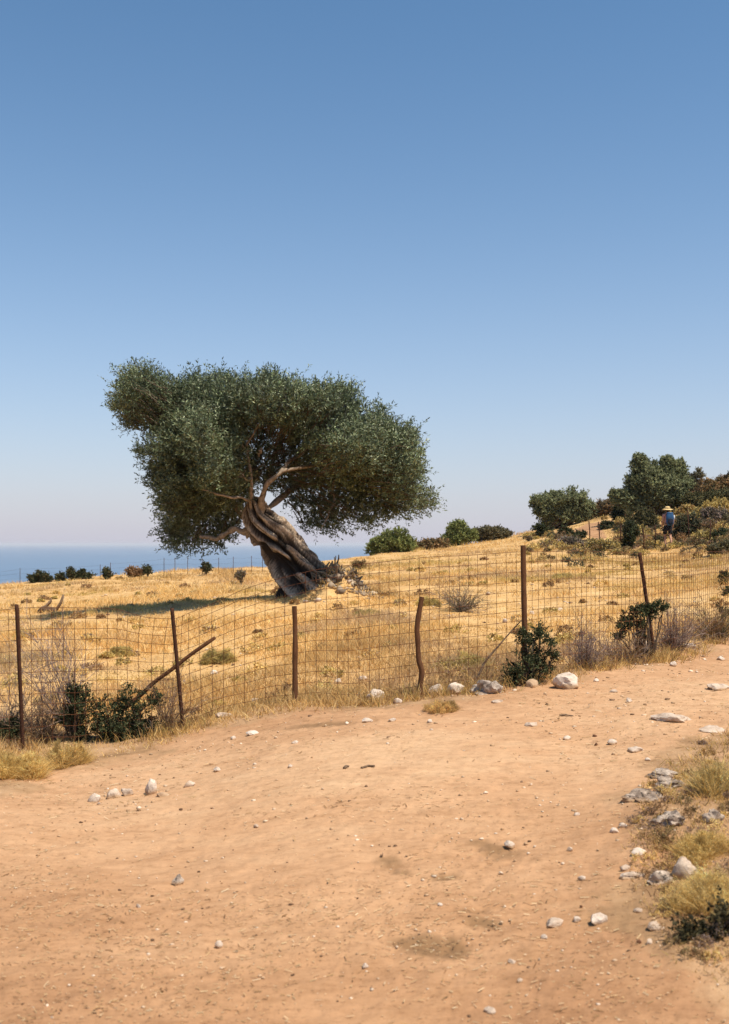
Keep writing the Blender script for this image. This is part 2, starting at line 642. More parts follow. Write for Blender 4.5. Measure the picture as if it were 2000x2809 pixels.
def height(x, y):
    x = np.atleast_1d(np.asarray(x, float))
    y = np.atleast_1d(np.asarray(y, float))
    z = base_height(x, y)
    m = smooth(-0.4, 0.6, poly_dist(x, y, path_plan))
    rough = 0.016 * m + 0.05 * (1 - m)
    z = z + rough * fbm(p2(x, y, 0.9), 3, 31) + 0.010 * fbm(p2(x, y, 4.5), 3, 41) * (1 - 0.3 * m)
    # the heap of roots and earth on the uphill side of the olive trunk
    gx, gy = x - (-0.55), y - 21.75
    z = z + 0.50 * np.exp(-(gx * gx / 0.34 + gy * gy / 0.9)) * (1 + 0.5 * vnoise(p2(x, y, 7.0), 3))
    return z


FENCE_PX = np.array([-900, 0, 475, 808, 1150, 1435, 1600, 1755, 1880, 2000, 2250, 3200])
FENCE_D = np.array([9.3, 9.65, 9.9, 10.1, 10.1, 10.4, 11.0, 12.0, 13.2, 15.0, 18.5, 30.0])


def make_ground():
    th = np.concatenate([np.linspace(-math.pi, -0.62, 46)[:-1], np.linspace(-0.62, -0.42, 40)[:-1], np.linspace(-0.42, 0.42, 470)[:-1],
                         np.linspace(0.42, 0.62, 40)[:-1], np.linspace(0.62, math.pi, 46)[:-1]])
    rr = np.concatenate([[0.4, 1.0, 1.6, 2.2], np.geomspace(2.6, 16, 330), np.geomspace(16, 85, 190)[1:], np.geomspace(85, 420, 30)[1:]])
    T, Rr = np.meshgrid(th, rr)
    x = (np.sin(T) * Rr).ravel()
    y = (np.cos(T) * Rr).ravel()
    z = height(x, y)
    nt, nr = len(th), len(rr)
    pm = path_mask(x, y)
    near = (np.hypot(x, y) < 20)
    fine = np.zeros(len(x))
    fine[near] = 0.004 * fbm(p2(x[near], y[near], 17), 3, 51) + 0.002 * fbm(p2(x[near], y[near], 55), 2, 53)
    z = z + fine
    st = np.zeros(len(x))
    for (cx, cy, a, b) in stain_plan:
        d = ((x - cx) / a) ** 2 + ((y - cy) / b) ** 2
        k = d < 6
        st[k] = np.maximum(st[k], np.clip(1.05 - d[k] + 0.75 * fbm(p2(x[k], y[k], 9), 3, 61), 0, 1) * 0.8)
        z[k] -= 0.012 * np.exp(-d[k]) + 0.010 * np.exp(-d[k]) * fbm(p2(x[k], y[k], 30), 2, 63)
    # paler mid strip: soil variation, with lens vignetting painted into the darker rest
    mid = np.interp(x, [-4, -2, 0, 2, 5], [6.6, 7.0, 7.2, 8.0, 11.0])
    soil_vignette = np.exp(-((y - mid) / 2.3) ** 2) + 0.25 * fbm(p2(x, y, 0.5), 3, 65)
    fy = np.interp(1000 + FPX * x / np.maximum(y, 0.5), FENCE_PX, FENCE_D)
    verge = 1 - smooth(-0.25, 0.9, y - fy + 0.4 * fbm(p2(x, y, 1.4), 3, 67))
    v = np.stack([x, y, z], 1)
    i = np.arange(nr - 1)[:, None] * nt
    j = np.arange(nt)[None]
    q = np.stack([i + j, i + nt + j, i + nt + (j + 1) % nt, i + (j + 1) % nt], -1).reshape(-1, 4)
    inpath = pm[q].mean(1) > 0.5
    for name, sel in (("dirt_path", inpath), ("ground", ~inpath)):
        qs = q[sel]
        used, inv = np.unique(qs, return_inverse=True)
        o = mesh_obj(name, v[used], inv.reshape(-1, 4), M_GROUND, smooth_shade=True, attrs={'path': pm[used], 'stain': st[used], 'soil_vignette': soil_vignette[used], 'verge': verge[used]})
        o['kind'] = 'structure'
        if name == "ground":
            o['label'] = "sloping field of dry golden soil behind the wire fence"
        else:
            o['label'] = "bare trodden tan dirt path in front of the fence"
    return


make_ground()

# sea, wide enough to reach the horizon
SEA_Z = -40.0
sv = [(-90000, 40, SEA_Z), (90000, 40, SEA_Z), (90000, 110000, SEA_Z), (-90000, 110000, SEA_Z)]
sea = mesh_obj("sea", sv, np.array([[0, 1, 2, 3]]), M_SEA)
sea['kind'] = 'structure'
sea['label'] = "calm blue sea reaching the horizon beyond the field"


# thin sea air that pales the far water
hz_m, _nt, _n, _l, _out = new_mat("sea_haze")
_pv = _n.new('ShaderNodeVolumePrincipled')
_pv.inputs['Color'].default_value = (0.93, 0.95, 1.0, 1)
_pv.inputs['Density'].default_value = 9e-5
_l.new(_pv.outputs[0], _out.inputs['Volume'])
hx, hy0, hy1, hz0, hz1 = 95000, -500, 112000, -48.0, 9.0
hv = [(x_, y_, z_) for z_ in (hz0, hz1) for y_ in (hy0, hy1) for x_ in (-hx, hx)]
haze = mesh_obj("haze", hv, np.array([[0, 2, 3, 1], [4, 5, 7, 6], [0, 1, 5, 4], [2, 6, 7, 3], [0, 4, 6, 2], [1, 3, 7, 5]]), hz_m)
haze['kind'] = 'stuff'


# ------------------------------------------------------------------ foliage
def palette(n, cols, rng, jitter=0.12):
    cols = np.asarray(cols, float)
    t = rng.random(n) * (len(cols) - 1)
    i = np.minimum(t.astype(int), len(cols) - 2)
    f = (t - i)[:, None]
    c = cols[i] * (1 - f) + cols[i + 1] * f
    return np.clip(c * (1 + jitter * rng.normal(size=(n, 1))), 0.004, 1)


def leaf_quads(pos, d, nrm, L, W, cols):
    """pointed leaves as one bent quad each"""
    side = norm(np.cross(nrm, d))
    up = np.cross(d, side)
    L = L[:, None]
    W = W[:, None]
    mid = pos + d * L * 0.45 + up * L * 0.06
    v = np.stack([pos, mid - side * W * 0.5, pos + d * L, mid + side * W * 0.5], 1).reshape(-1, 3)
    q = np.arange(len(pos) * 4).reshape(-1, 4)
    return v, q, cols


def shoots(rng, cen, rad, out, n_shoot, n_leaf, slen, llen, lwid, cols, up=0.5, outw=0.7, wild=0.6, clump_tint=0.18):
    """leafy shoots round clump centres"""
    N = len(cen)
    c = np.repeat(cen, n_shoot, 0)
    r = np.repeat(rad, n_shoot)
    o = np.repeat(out, n_shoot, 0)
    tint = np.repeat(1 + clump_tint * rng.normal(size=N), n_shoot)
    M = len(c)
    u = norm(rng.normal(size=(M, 3))) * (rng.random((M, 1)) ** 0.4)
    b = c + u * r[:, None] * 0.75
    d = norm(o * outw + np.array([0, 0, up]) + u * 0.5 + rng.normal(size=(M, 3)) * wild)
    ln = slen * (0.5 + 0.7 * rng.random(M) + 0.45 * (rng.random(M) > 0.9))
    K = n_leaf
    t = rng.random((M, K)) * 0.95 + 0.05
    pos = b[:, None] + d[:, None] * (ln[:, None] * t)[..., None]
    pos = pos.reshape(-1, 3)
    dd = np.repeat(d, K, 0)
    ld = norm(dd * 0.75 + norm(rng.normal(size=dd.shape)) * 0.9)
    nr = norm(rng.normal(size=dd.shape) * 0.75 + np.repeat(o, K, 0) * 0.7 + np.array([0, 0, 0.6]))
    n = len(pos)
    L = llen * (0.65 + 0.6 * rng.random(n))
    W = lwid * (0.7 + 0.5 * rng.random(n))
    cc = palette(n, cols, rng) * np.repeat(tint, K)[:, None]
    return leaf_quads(pos, ld, nr, L, W, np.clip(cc, 0.004, 1))


def twig_fan(g, rng, base, tips, r0, r1, col, kinks=3, forks=2, fork_len=0.25, wob=0.05, k=4):
    base = np.asarray(base, float)
    for tip in tips:
        tip = np.asarray(tip, float)
        n = kinks + 2
        t = np.linspace(0, 1, n)[:, None]
        L = np.linalg.norm(tip - base)
        pts = base + (tip - base) * t + rng.normal(size=(n, 3)) * wob * L * np.sin(t * np.pi)
        g.tube(pts, r0 + (r1 - r0) * t[:, 0], k, True, col * (0.8 + 0.4 * rng.random()))
        for f in range(forks):
            a = rng.integers(1, n)
            s = pts[a]
            dirv = norm((tip - base) / L + rng.normal(size=3) * 0.7)
            fl = fork_len * L * (0.5 + rng.random())
            m = s + dirv * fl * 0.5 + rng.normal(size=3) * fl * 0.08
            e = s + dirv * fl + rng.normal(size=3) * fl * 0.15
            g.tube([s, m, e], [r1 * 1.1, r1 * 0.9, r1 * 0.6], 3, False, col * (0.8 + 0.4 * rng.random()))


def grass_tuft_geo(rng, cen, rad, h, n, cols, w=0.006, lean=0.5, seg=2):
    """dome of curved dry blades; cen (3,), returns verts, quads, tris, cols"""
    a = rng.random(n) * 2 * np.pi
    rr = np.sqrt(rng.random(n))
    bx = np.stack([np.cos(a) * rr * rad * 0.55, np.sin(a) * rr * rad * 0.55, np.zeros(n)], 1)
    out = np.stack([np.cos(a), np.sin(a), np.zeros(n)], 1)
    d = norm(out * (lean * rr[:, None] * (0.5 + rng.random((n, 1)))) + np.array([0, 0, 1.0]) + rng.normal(size=(n, 3)) * 0.18)
    H = h * (0.55 + 0.6 * rng.random(n)) * (1 - 0.35 * rr ** 2)
    side = norm(np.cross(d, rng.normal(size=(n, 3)))) * (w * (0.6 + 0.8 * rng.random((n, 1)))) * 0.5
    p0 = np.asarray(cen) + bx
    p1 = p0 + d * H[:, None] * 0.55
    d2 = norm(d + out * 0.45 + rng.normal(size=(n, 3)) * 0.15)
    p2_ = p1 + d2 * H[:, None] * 0.5
    v = np.stack([p0 - side, p0 + side, p1 + side * 0.8, p1 - side * 0.8, p2_], 1).reshape(-1, 3)
    i = np.arange(n)[:, None] * 5
    return v, i + np.array([[0, 1, 2, 3]]), i + np.array([[3, 2, 4]]), cols


# ------------------------------------------------------------------ the old olive tree
TREE_Y = 22.0
K1 = 0.6158


def tp(cx, cy, dy=0.0):
    """crop coordinates of the olive -> place"""
    px, py = 250 + cx * K1, 940 + cy * K1
    return at(px, py, TREE_Y + dy)


def loft(rings_axis, radii, nsides, twist, lobes, seed, amp=0.18, fine=0.05, squash=1.0):
    """gnarled twisted trunk round an axis"""
    ax = np.asarray(rings_axis, float)
    n = len(ax)
    tt = np.linspace(0, 1, n)
    m = 110
    u = np.linspace(0, 1, m)
    P = np.stack([np.interp(u, tt, ax[:, k]) for k in range(3)], 1)
    for _ in range(6):
        P[1:-1] = (P[:-2] + 2 * P[1:-1] + P[2:]) / 4
    Rr = np.interp(u, tt, radii)
    tan = norm(np.gradient(P, axis=0))
    a = norm(np.cross(tan, np.array([0, 1.0, 0.0])))
    b = np.cross(tan, a)
    phi = np.arange(nsides) / nsides * 2 * np.pi
    PH_, U_ = np.meshgrid(phi, u)
    w = PH_ + twist * U_
    # strands of uneven width with deep creases and hollows between them
    wig = 0.9 * np.sin(w + 2.0) + 0.35 * np.sin(12 * U_) + 1.1 * vnoise(np.stack([np.cos(w) * 1.1, np.sin(w) * 1.1, U_ * 4.0], -1).reshape(-1, 3), seed + 3).reshape(w.shape)
    strand = np.abs(np.sin(w * lobes / 2 + wig))
    ridge = strand ** 0.8
    q = np.stack([np.cos(w) * 1.3, np.sin(w) * 1.3, U_ * 3.5], -1).reshape(-1, 3)
    nz = fbm(q * 1.6, 3, seed).reshape(PH_.shape)
    streak = fbm(np.stack([np.cos(w) * 7, np.sin(w) * 7, U_ * 5.0], -1).reshape(-1, 3), 4, seed + 9).reshape(PH_.shape)
    fibre = fbm(np.stack([np.cos(w) * 22, np.sin(w) * 22, U_ * 9.0], -1).reshape(-1, 3), 3, seed + 19).reshape(PH_.shape)
    pock = fbm(np.stack([np.cos(w) * 2.2, np.sin(w) * 2.2, U_ * 5.5], -1).reshape(-1, 3), 2, seed + 29).reshape(PH_.shape)
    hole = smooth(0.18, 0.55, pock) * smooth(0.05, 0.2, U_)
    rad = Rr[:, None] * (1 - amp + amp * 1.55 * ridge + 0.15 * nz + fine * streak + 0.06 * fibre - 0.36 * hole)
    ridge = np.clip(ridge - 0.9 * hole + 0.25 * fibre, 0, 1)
    V = P[:, None] + rad[..., None] * (np.cos(PH_)[..., None] * a[:, None] + squash * np.sin(PH_)[..., None] * b[:, None])
    i = np.arange(m - 1)[:, None] * nsides
    j = np.arange(nsides)[None]
    f = np.stack([i + j, i + (j + 1) % nsides, i + nsides + (j + 1) % nsides, i + nsides + j], -1).reshape(-1, 4)
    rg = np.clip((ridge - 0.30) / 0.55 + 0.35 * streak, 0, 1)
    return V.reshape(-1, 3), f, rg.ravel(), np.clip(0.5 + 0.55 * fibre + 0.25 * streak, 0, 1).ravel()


def build_olive():
    rng = np.random.default_rng(11)
    base = ground_at(250 + 960 * K1, 1645)
    base = np.array([base[0], TREE_Y, height(base[0], TREE_Y)[0]])
    root = thing("olive_tree", base, "old leaning olive tree with twisted trunk and dense dark crown in the dry field", "tree")
    s = K1 * TREE_Y / FPX
    ax = [tp(1000, 1190), tp(985, 1120), tp(950, 1060), tp(905, 1000), tp(866, 945), tp(828, 890), tp(780, 830), tp(742, 775), tp(728, 715), tp(722, 690)]
    rr = np.array([128, 106, 92, 84, 82, 84, 76, 62, 40, 20]) * s
    v, f, rg, fib = loft(ax, rr, 144, 2.0, 8, 21, amp=0.34, fine=0.17)
    # flare the foot into separate roots
    zrel = (v[:, 2] - base[2])
    k = np.clip(1 - zrel / 0.7, 0, 1) ** 2
    cx = tp(960, 1110)[0]
    ang = np.arctan2(v[:, 1] - TREE_Y, v[:, 0] - cx)
    flare = (0.22 + 0.25 * np.maximum(0, np.cos(ang * 5 + 0.8)) + 0.25 * np.maximum(0, np.cos(ang))) * k
    v[:, 0] += np.cos(ang) * flare * 0.75
    v[:, 1] += np.sin(ang) * flare * 0.75
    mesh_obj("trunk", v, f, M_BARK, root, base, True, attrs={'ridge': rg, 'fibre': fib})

    def limb(pts, r0, r1, name="branch", k=10, seed=0):
        pts = np.array(pts, float)
        n = 22
        t = np.linspace(0, 1, len(pts))
        u = np.linspace(0, 1, n)
        P = np.stack([np.interp(u, t, pts[:, c]) for c in range(3)], 1)
        for _ in range(2):
            P[1:-1] = (P[:-2] + 2 * P[1:-1] + P[2:]) / 4
        P = P + 0.035 * np.stack([vnoise(np.stack([u * 8 + seed, u * 0 + c, u * 0], 1), 77) for c in range(3)], 1)
        g = Geo()
        g.tube(P, (r0 + (r1 - r0) * u) * (1 + 0.38 * vnoise(np.stack([u * 12, u * 0 + seed, u * 0], 1), 5)), k)
        return g.build(name, M_BRANCH, root, base, True)

    limb([tp(752, 780, -.1), tp(768, 735, -.2), tp(762, 690, -.3), tp(768, 650, -.4), tp(800, 605, -.4), tp(850, 575, -.4), tp(900, 565, -.3), tp(1010, 545, .2)], 0.068, 0.03, seed=1)
    limb([tp(720, 760, -.1), tp(712, 690, -.4), tp(716, 610, -.6), tp(700, 520, -.6), tp(690, 450, -.7), tp(730, 390, -.8), tp(765, 345, -.9)], 0.042, 0.014, seed=2)
    limb([tp(708, 700, -.3), tp(680, 690, -.9), tp(620, 684, -1.3), tp(545, 680, -1.45), tp(520, 655, -1.45), tp(475, 650, -1.4)], 0.034, 0.012, seed=3)
    limb([tp(708, 850, .0), tp(680, 838, .0), tp(640, 828, .0), tp(600, 850, .05), tp(560, 880, .1), tp(480, 860, .1)], 0.085, 0.03, seed=4)
    limb([tp(700, 790, .2), tp(640, 720, .6), tp(520, 640, .7), tp(400, 560, .5)], 0.07, 0.03, seed=5)
    limb([tp(730, 740, .2), tp(690, 600, .8), tp(520, 400, .9), tp(330, 280, .5)], 0.07, 0.03, seed=6)
    limb([tp(745, 740, .2), tp(790, 600, .9), tp(850, 420, 1.0), tp(900, 270, .6)], 0.06, 0.03, seed=7)
    limb([tp(760, 760, .2), tp(900, 650, .9), tp(1080, 600, .8), tp(1300, 600, .5)], 0.06, 0.03, seed=8)
    limb([tp(840, 585, -.3), tp(930, 480, .3), tp(1090, 420, .4)], 0.045, 0.02, seed=9)
    limb([tp(716, 610, -.6), tp(690, 606, -.8), tp(650, 560, -1.0)], 0.03, 0.01, seed=10)
    limb([tp(700, 480, -.6), tp(672, 460, -.8), tp(655, 455, -.85)], 0.025, 0.012, seed=12)
    limb([tp(745, 500, -.7), tp(762, 470, -.8), tp(745, 490, -.9)], 0.02, 0.01, seed=13)
    limb([tp(1300, 600, .4), tp(1400, 680, .3), tp(1500, 710, .2)], 0.03, 0.01, seed=14)
    limb([tp(1080, 600, .6), tp(1080, 720, .5), tp(1020, 840, .4)], 0.04, 0.012, seed=15)

    outline = [(90, 290), (100, 200), (120, 125), (175, 110), (215, 82), (250, 105), (290, 98), (330, 150), (380, 150), (430, 130), (490, 92), (520, 125), (555, 96), (605, 138),
               (640, 145), (672, 122), (715, 150), (760, 125), (795, 112), (850, 160), (910, 170), (965, 180), (985, 128), (1010, 140), (1060, 168), (1150, 195), (1192, 240), (1195, 295), (1240, 300),
               (1290, 288), (1340, 340), (1380, 372), (1430, 368), (1490, 450), (1497, 540), (1470, 600), (1512, 675), (1556, 700), (1515, 755), (1440, 800), (1370, 790), (1300, 808), (1210, 848),
               (1180, 825), (1120, 845), (1030, 880), (965, 886), (915, 850), (895, 790), (840, 735), (790, 690), (745, 700), (705, 760), (678, 800), (655, 850), (625, 915), (560, 932), (470, 925), (370, 932), (310, 905), (288, 840),
               (312, 790), (275, 710), (248, 640), (262, 545), (205, 535), (183, 490), (225, 455), (285, 440), (230, 415), (150, 408), (128, 370)]
    hollow = [(672, 440), (700, 385), (755, 345), (850, 385), (880, 480), (850, 545), (905, 590), (885, 680), (800, 700), (780, 765), (700, 735), (690, 690), (715, 620), (680, 530)]
    N = 42000
    cx = rng.uniform(80, 1560, N)
    cy = rng.uniform(80, 935, N)
    d = poly_dist(cx, cy, outline) * s
    rad = rng.uniform(0.15, 0.30, N)
    keep = d > rad * 0.66 + 0.08 * (cy < 230) + 0.13 * (fbm(np.stack([cx / 60, cy / 60, 0 * cx], 1), 2, 28) > 0.05)
    cx, cy, d, rad = cx[keep], cy[keep], d[keep], rad[keep]
    n = len(cx)
    dm = 1.35
    hd = 1.75 * np.sqrt(np.clip(1 - (1 - np.clip(d / dm, 0, 1)) ** 2, 0.02, 1))
    # the near side overhangs: its lower edge runs higher than the far side's
    low = np.interp(cx, [100, 180, 290, 400, 600, 700, 800, 900, 1000, 1150, 1300, 1450, 1560], [400, 440, 830, 800, 760, 700, 560, 570, 610, 640, 680, 700, 700])
    front = np.clip((low - cy) / 230, -0.25, 1) ** 1.0
    front = np.where(front > 0, np.sqrt(np.abs(front)), front * 1.4)
    near, far = -hd * np.maximum(front, -0.5), hd * 0.95
    lobe = fbm(np.stack([cx / 135, cy / 120, 0 * cx], 1), 2, 8)
    near = near * (1 + 0.6 * lobe) + 0.10
    # the lobes and the dark clefts between them
    for (bx, by, sx_, sy_, amt) in ((210, 200, 120, 100, -.45), (400, 500, 130, 150, -.55), (350, 720, 100, 100, -.35), (560, 200, 130, 90, -.3), (620, 640, 60, 90, -.5), (900, 270, 170, 110, -.45),
                                    (1240, 440, 170, 120, -.5), (1080, 470, 110, 90, -.35), (1370, 640, 90, 80, -.4), (760, 230, 80, 80, -.25), (500, 400, 70, 60, -.3),
                                    (260, 370, 130, 42, .95), (580, 440, 48, 100, .9), (330, 300, 60, 50, .5), (470, 600, 30, 90, .7), (690, 300, 40, 70, .5), (1010, 380, 45, 90, .55), (1130, 330, 50, 60, .5),
                                    (1180, 600, 120, 40, .6), (560, 800, 110, 60, .6), (430, 850, 120, 50, .6), (1350, 530, 40, 60, .45), (420, 240, 35, 60, .5)):
        near = near + amt * np.exp(-(((cx - bx) / sx_) ** 2 + ((cy - by) / sy_) ** 2))
    near = np.minimum(near, far - 0.15)
    t = rng.random(n)
    on_face = rng.random(n) < 0.66
    off = np.where(on_face, near + (far - near) * 0.22 * t ** 1.3, near + (far - near) * t)
    lump = fbm(np.stack([cx / 95, cy / 80, 0 * cx], 1), 2, 48)
    off = off + np.where(on_face, 0.75 * smooth(0.12, -0.45, lump), 0)
    ph = poly_dist(cx, cy, hollow)
    open_front = (ph > -6) & (off < 0.35)
    keep = ~open_front
    # a gap through which the sun reaches the trunk
    Q = np.stack([(250 + cx * K1 - 1000) / FPX * (TREE_Y + off), TREE_Y + off, -(940 + cy * K1 - HOR) / FPX * (TREE_Y + off)], 1)
    sd = np.array(SUN_TO)
    for (ax_, ay_) in ((770, 800), (800, 830), (840, 880), (880, 930), (920, 990)):
        rel = Q - tp(ax_, ay_)
        al = rel @ sd
        pd = np.linalg.norm(rel - al[:, None] * sd, axis=1)
        keep &= ~((pd < 0.36) & (al > 0) & (rng.random(n) < 0.9))
    # thin veil where the sky shows right of the trunk
    veil = (cx > 790) & (cx < 975) & (cy > 690) & (cy < 890)
    keep &= ~(veil & (rng.random(n) < 0.68))
    cx, cy, off, rad, d = cx[keep], cy[keep], off[keep], rad[keep], d[keep]
    # spaced clumps
    P = np.stack([(250 + cx * K1 - 1000) / FPX * (TREE_Y + off), TREE_Y + off, -(940 + cy * K1 - HOR) / FPX * (TREE_Y + off)], 1)
    sel = []
    cell = {}
    for i in range(len(P)):
        key = tuple(np.floor(P[i] / 0.215).astype(int))
        if cell.get(key, 0) < 1:
            cell[key] = 1
            sel.append(i)
    sel = np.array(sel)
    P, rad = P[sel], rad[sel]
    cen = tp(760, 560)
    out = norm((P - cen) * np.array([0.8, 1.2, 0.9]))
    print("olive clumps", len(P))
    v, q, c = shoots(rng, P, rad, out, 8, 13, 0.29, 0.074, 0.022,
                     [(0.030, 0.047, 0.021), (0.072, 0.098, 0.043), (0.15, 0.182, 0.085), (0.29, 0.31, 0.18)], up=0.7, outw=0.65, wild=0.5, clump_tint=0.36)
    print("olive leaves", len(q))
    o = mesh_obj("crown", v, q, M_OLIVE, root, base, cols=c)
    o['kind'] = 'stuff'
    # fine twigs carrying the shoots
    g = Geo()
    for i in range(0, len(P), 2):
        b = P[i] - out[i] * 0.5 + rng.normal(size=3) * 0.08
        g.tube([b, (b + P[i]) / 2 + rng.normal(size=3) * 0.05, P[i] + out[i] * 0.12], [0.012, 0.009, 0.004], 3, False, np.array([0.10, 0.075, 0.05]))
    g.build("twigs", M_TWIG, root, base)['kind'] = 'stuff'
    # suckers and split wood heaped round the foot
    g = Geo()
    for i in range(190):
        a = rng.uniform(-0.25, 1.0)
        x = base[0] + 0.35 + a * 0.75 + rng.normal() * 0.1
        y = TREE_Y + rng.uniform(-0.7, 0.2)
        z = height(x, y)[0]
        dv = norm(np.array([rng.normal() * 0.7 - 0.2, rng.normal() * 0.4 - 0.2, 0.35 + 0.4 * rng.random()]))
        L = rng.uniform(0.08, 0.34) * (1.15 - 0.6 * max(a, 0))
        r = rng.uniform(0.008, 0.032)
        p0 = np.array([x, y, z - 0.03])
        pts = [p0, p0 + dv * L * 0.5 + rng.normal(size=3) * 0.03, p0 + dv * L]
        g.tube(pts, [r, r * 0.9, r * 0.5], 5, True, palette(1, [(0.10, 0.075, 0.05), (0.24, 0.18, 0.12), (0.38, 0.30, 0.2)], rng)[0])
    g.build("root_suckers", M_TWIG, root, base)['kind'] = 'stuff'


build_olive()


# ------------------------------------------------------------------ stones
def ico(sub):
    import bmesh
    bm = bmesh.new()
    bmesh.ops.create_icosphere(bm, subdivisions=sub, radius=1)
    bm.verts.ensure_lookup_table()
    v = np.array([p.co[:] for p in bm.verts])
    f = np.array([[q.index for q in t.verts] for t in bm.faces])
    bm.free()
    return v, f


ICO3, ICO4, ICO1 = ico(3), ico(4), ico(1)


def rock_shape(rng, w, d, h, sub=3, planes=11, rough=0.05, seed=0):
    v, f = (ICO4 if sub == 4 else ICO3)
    n = norm(rng.normal(size=(planes, 3)) * np.array([1, 1, 0.8]))
    dist = rng.uniform(0.62, 1.0, planes)
    dots = v @ n.T
    r = np.min(np.where(dots > 0.05, dist / np.maximum(dots, 0.05), 9), 1)
    r = np.minimum(r, 1.12)
    r = r * (1 + rough * 2 * fbm(v * 1.7 + seed * 3.1, 3, seed) + rough * 0.6 * fbm(v * 6 + seed, 2, seed + 5))
    p = v * r[:, None]
    ext = p.max(0) - p.min(0)
    p = p / ext * np.array([w, d, h])
    a = rng.uniform(-0.5, 0.5)
    c, s = math.cos(a), math.sin(a)
    p[:, :2] = p[:, :2] @ np.array([[c, -s], [s, c]])
    return p, f


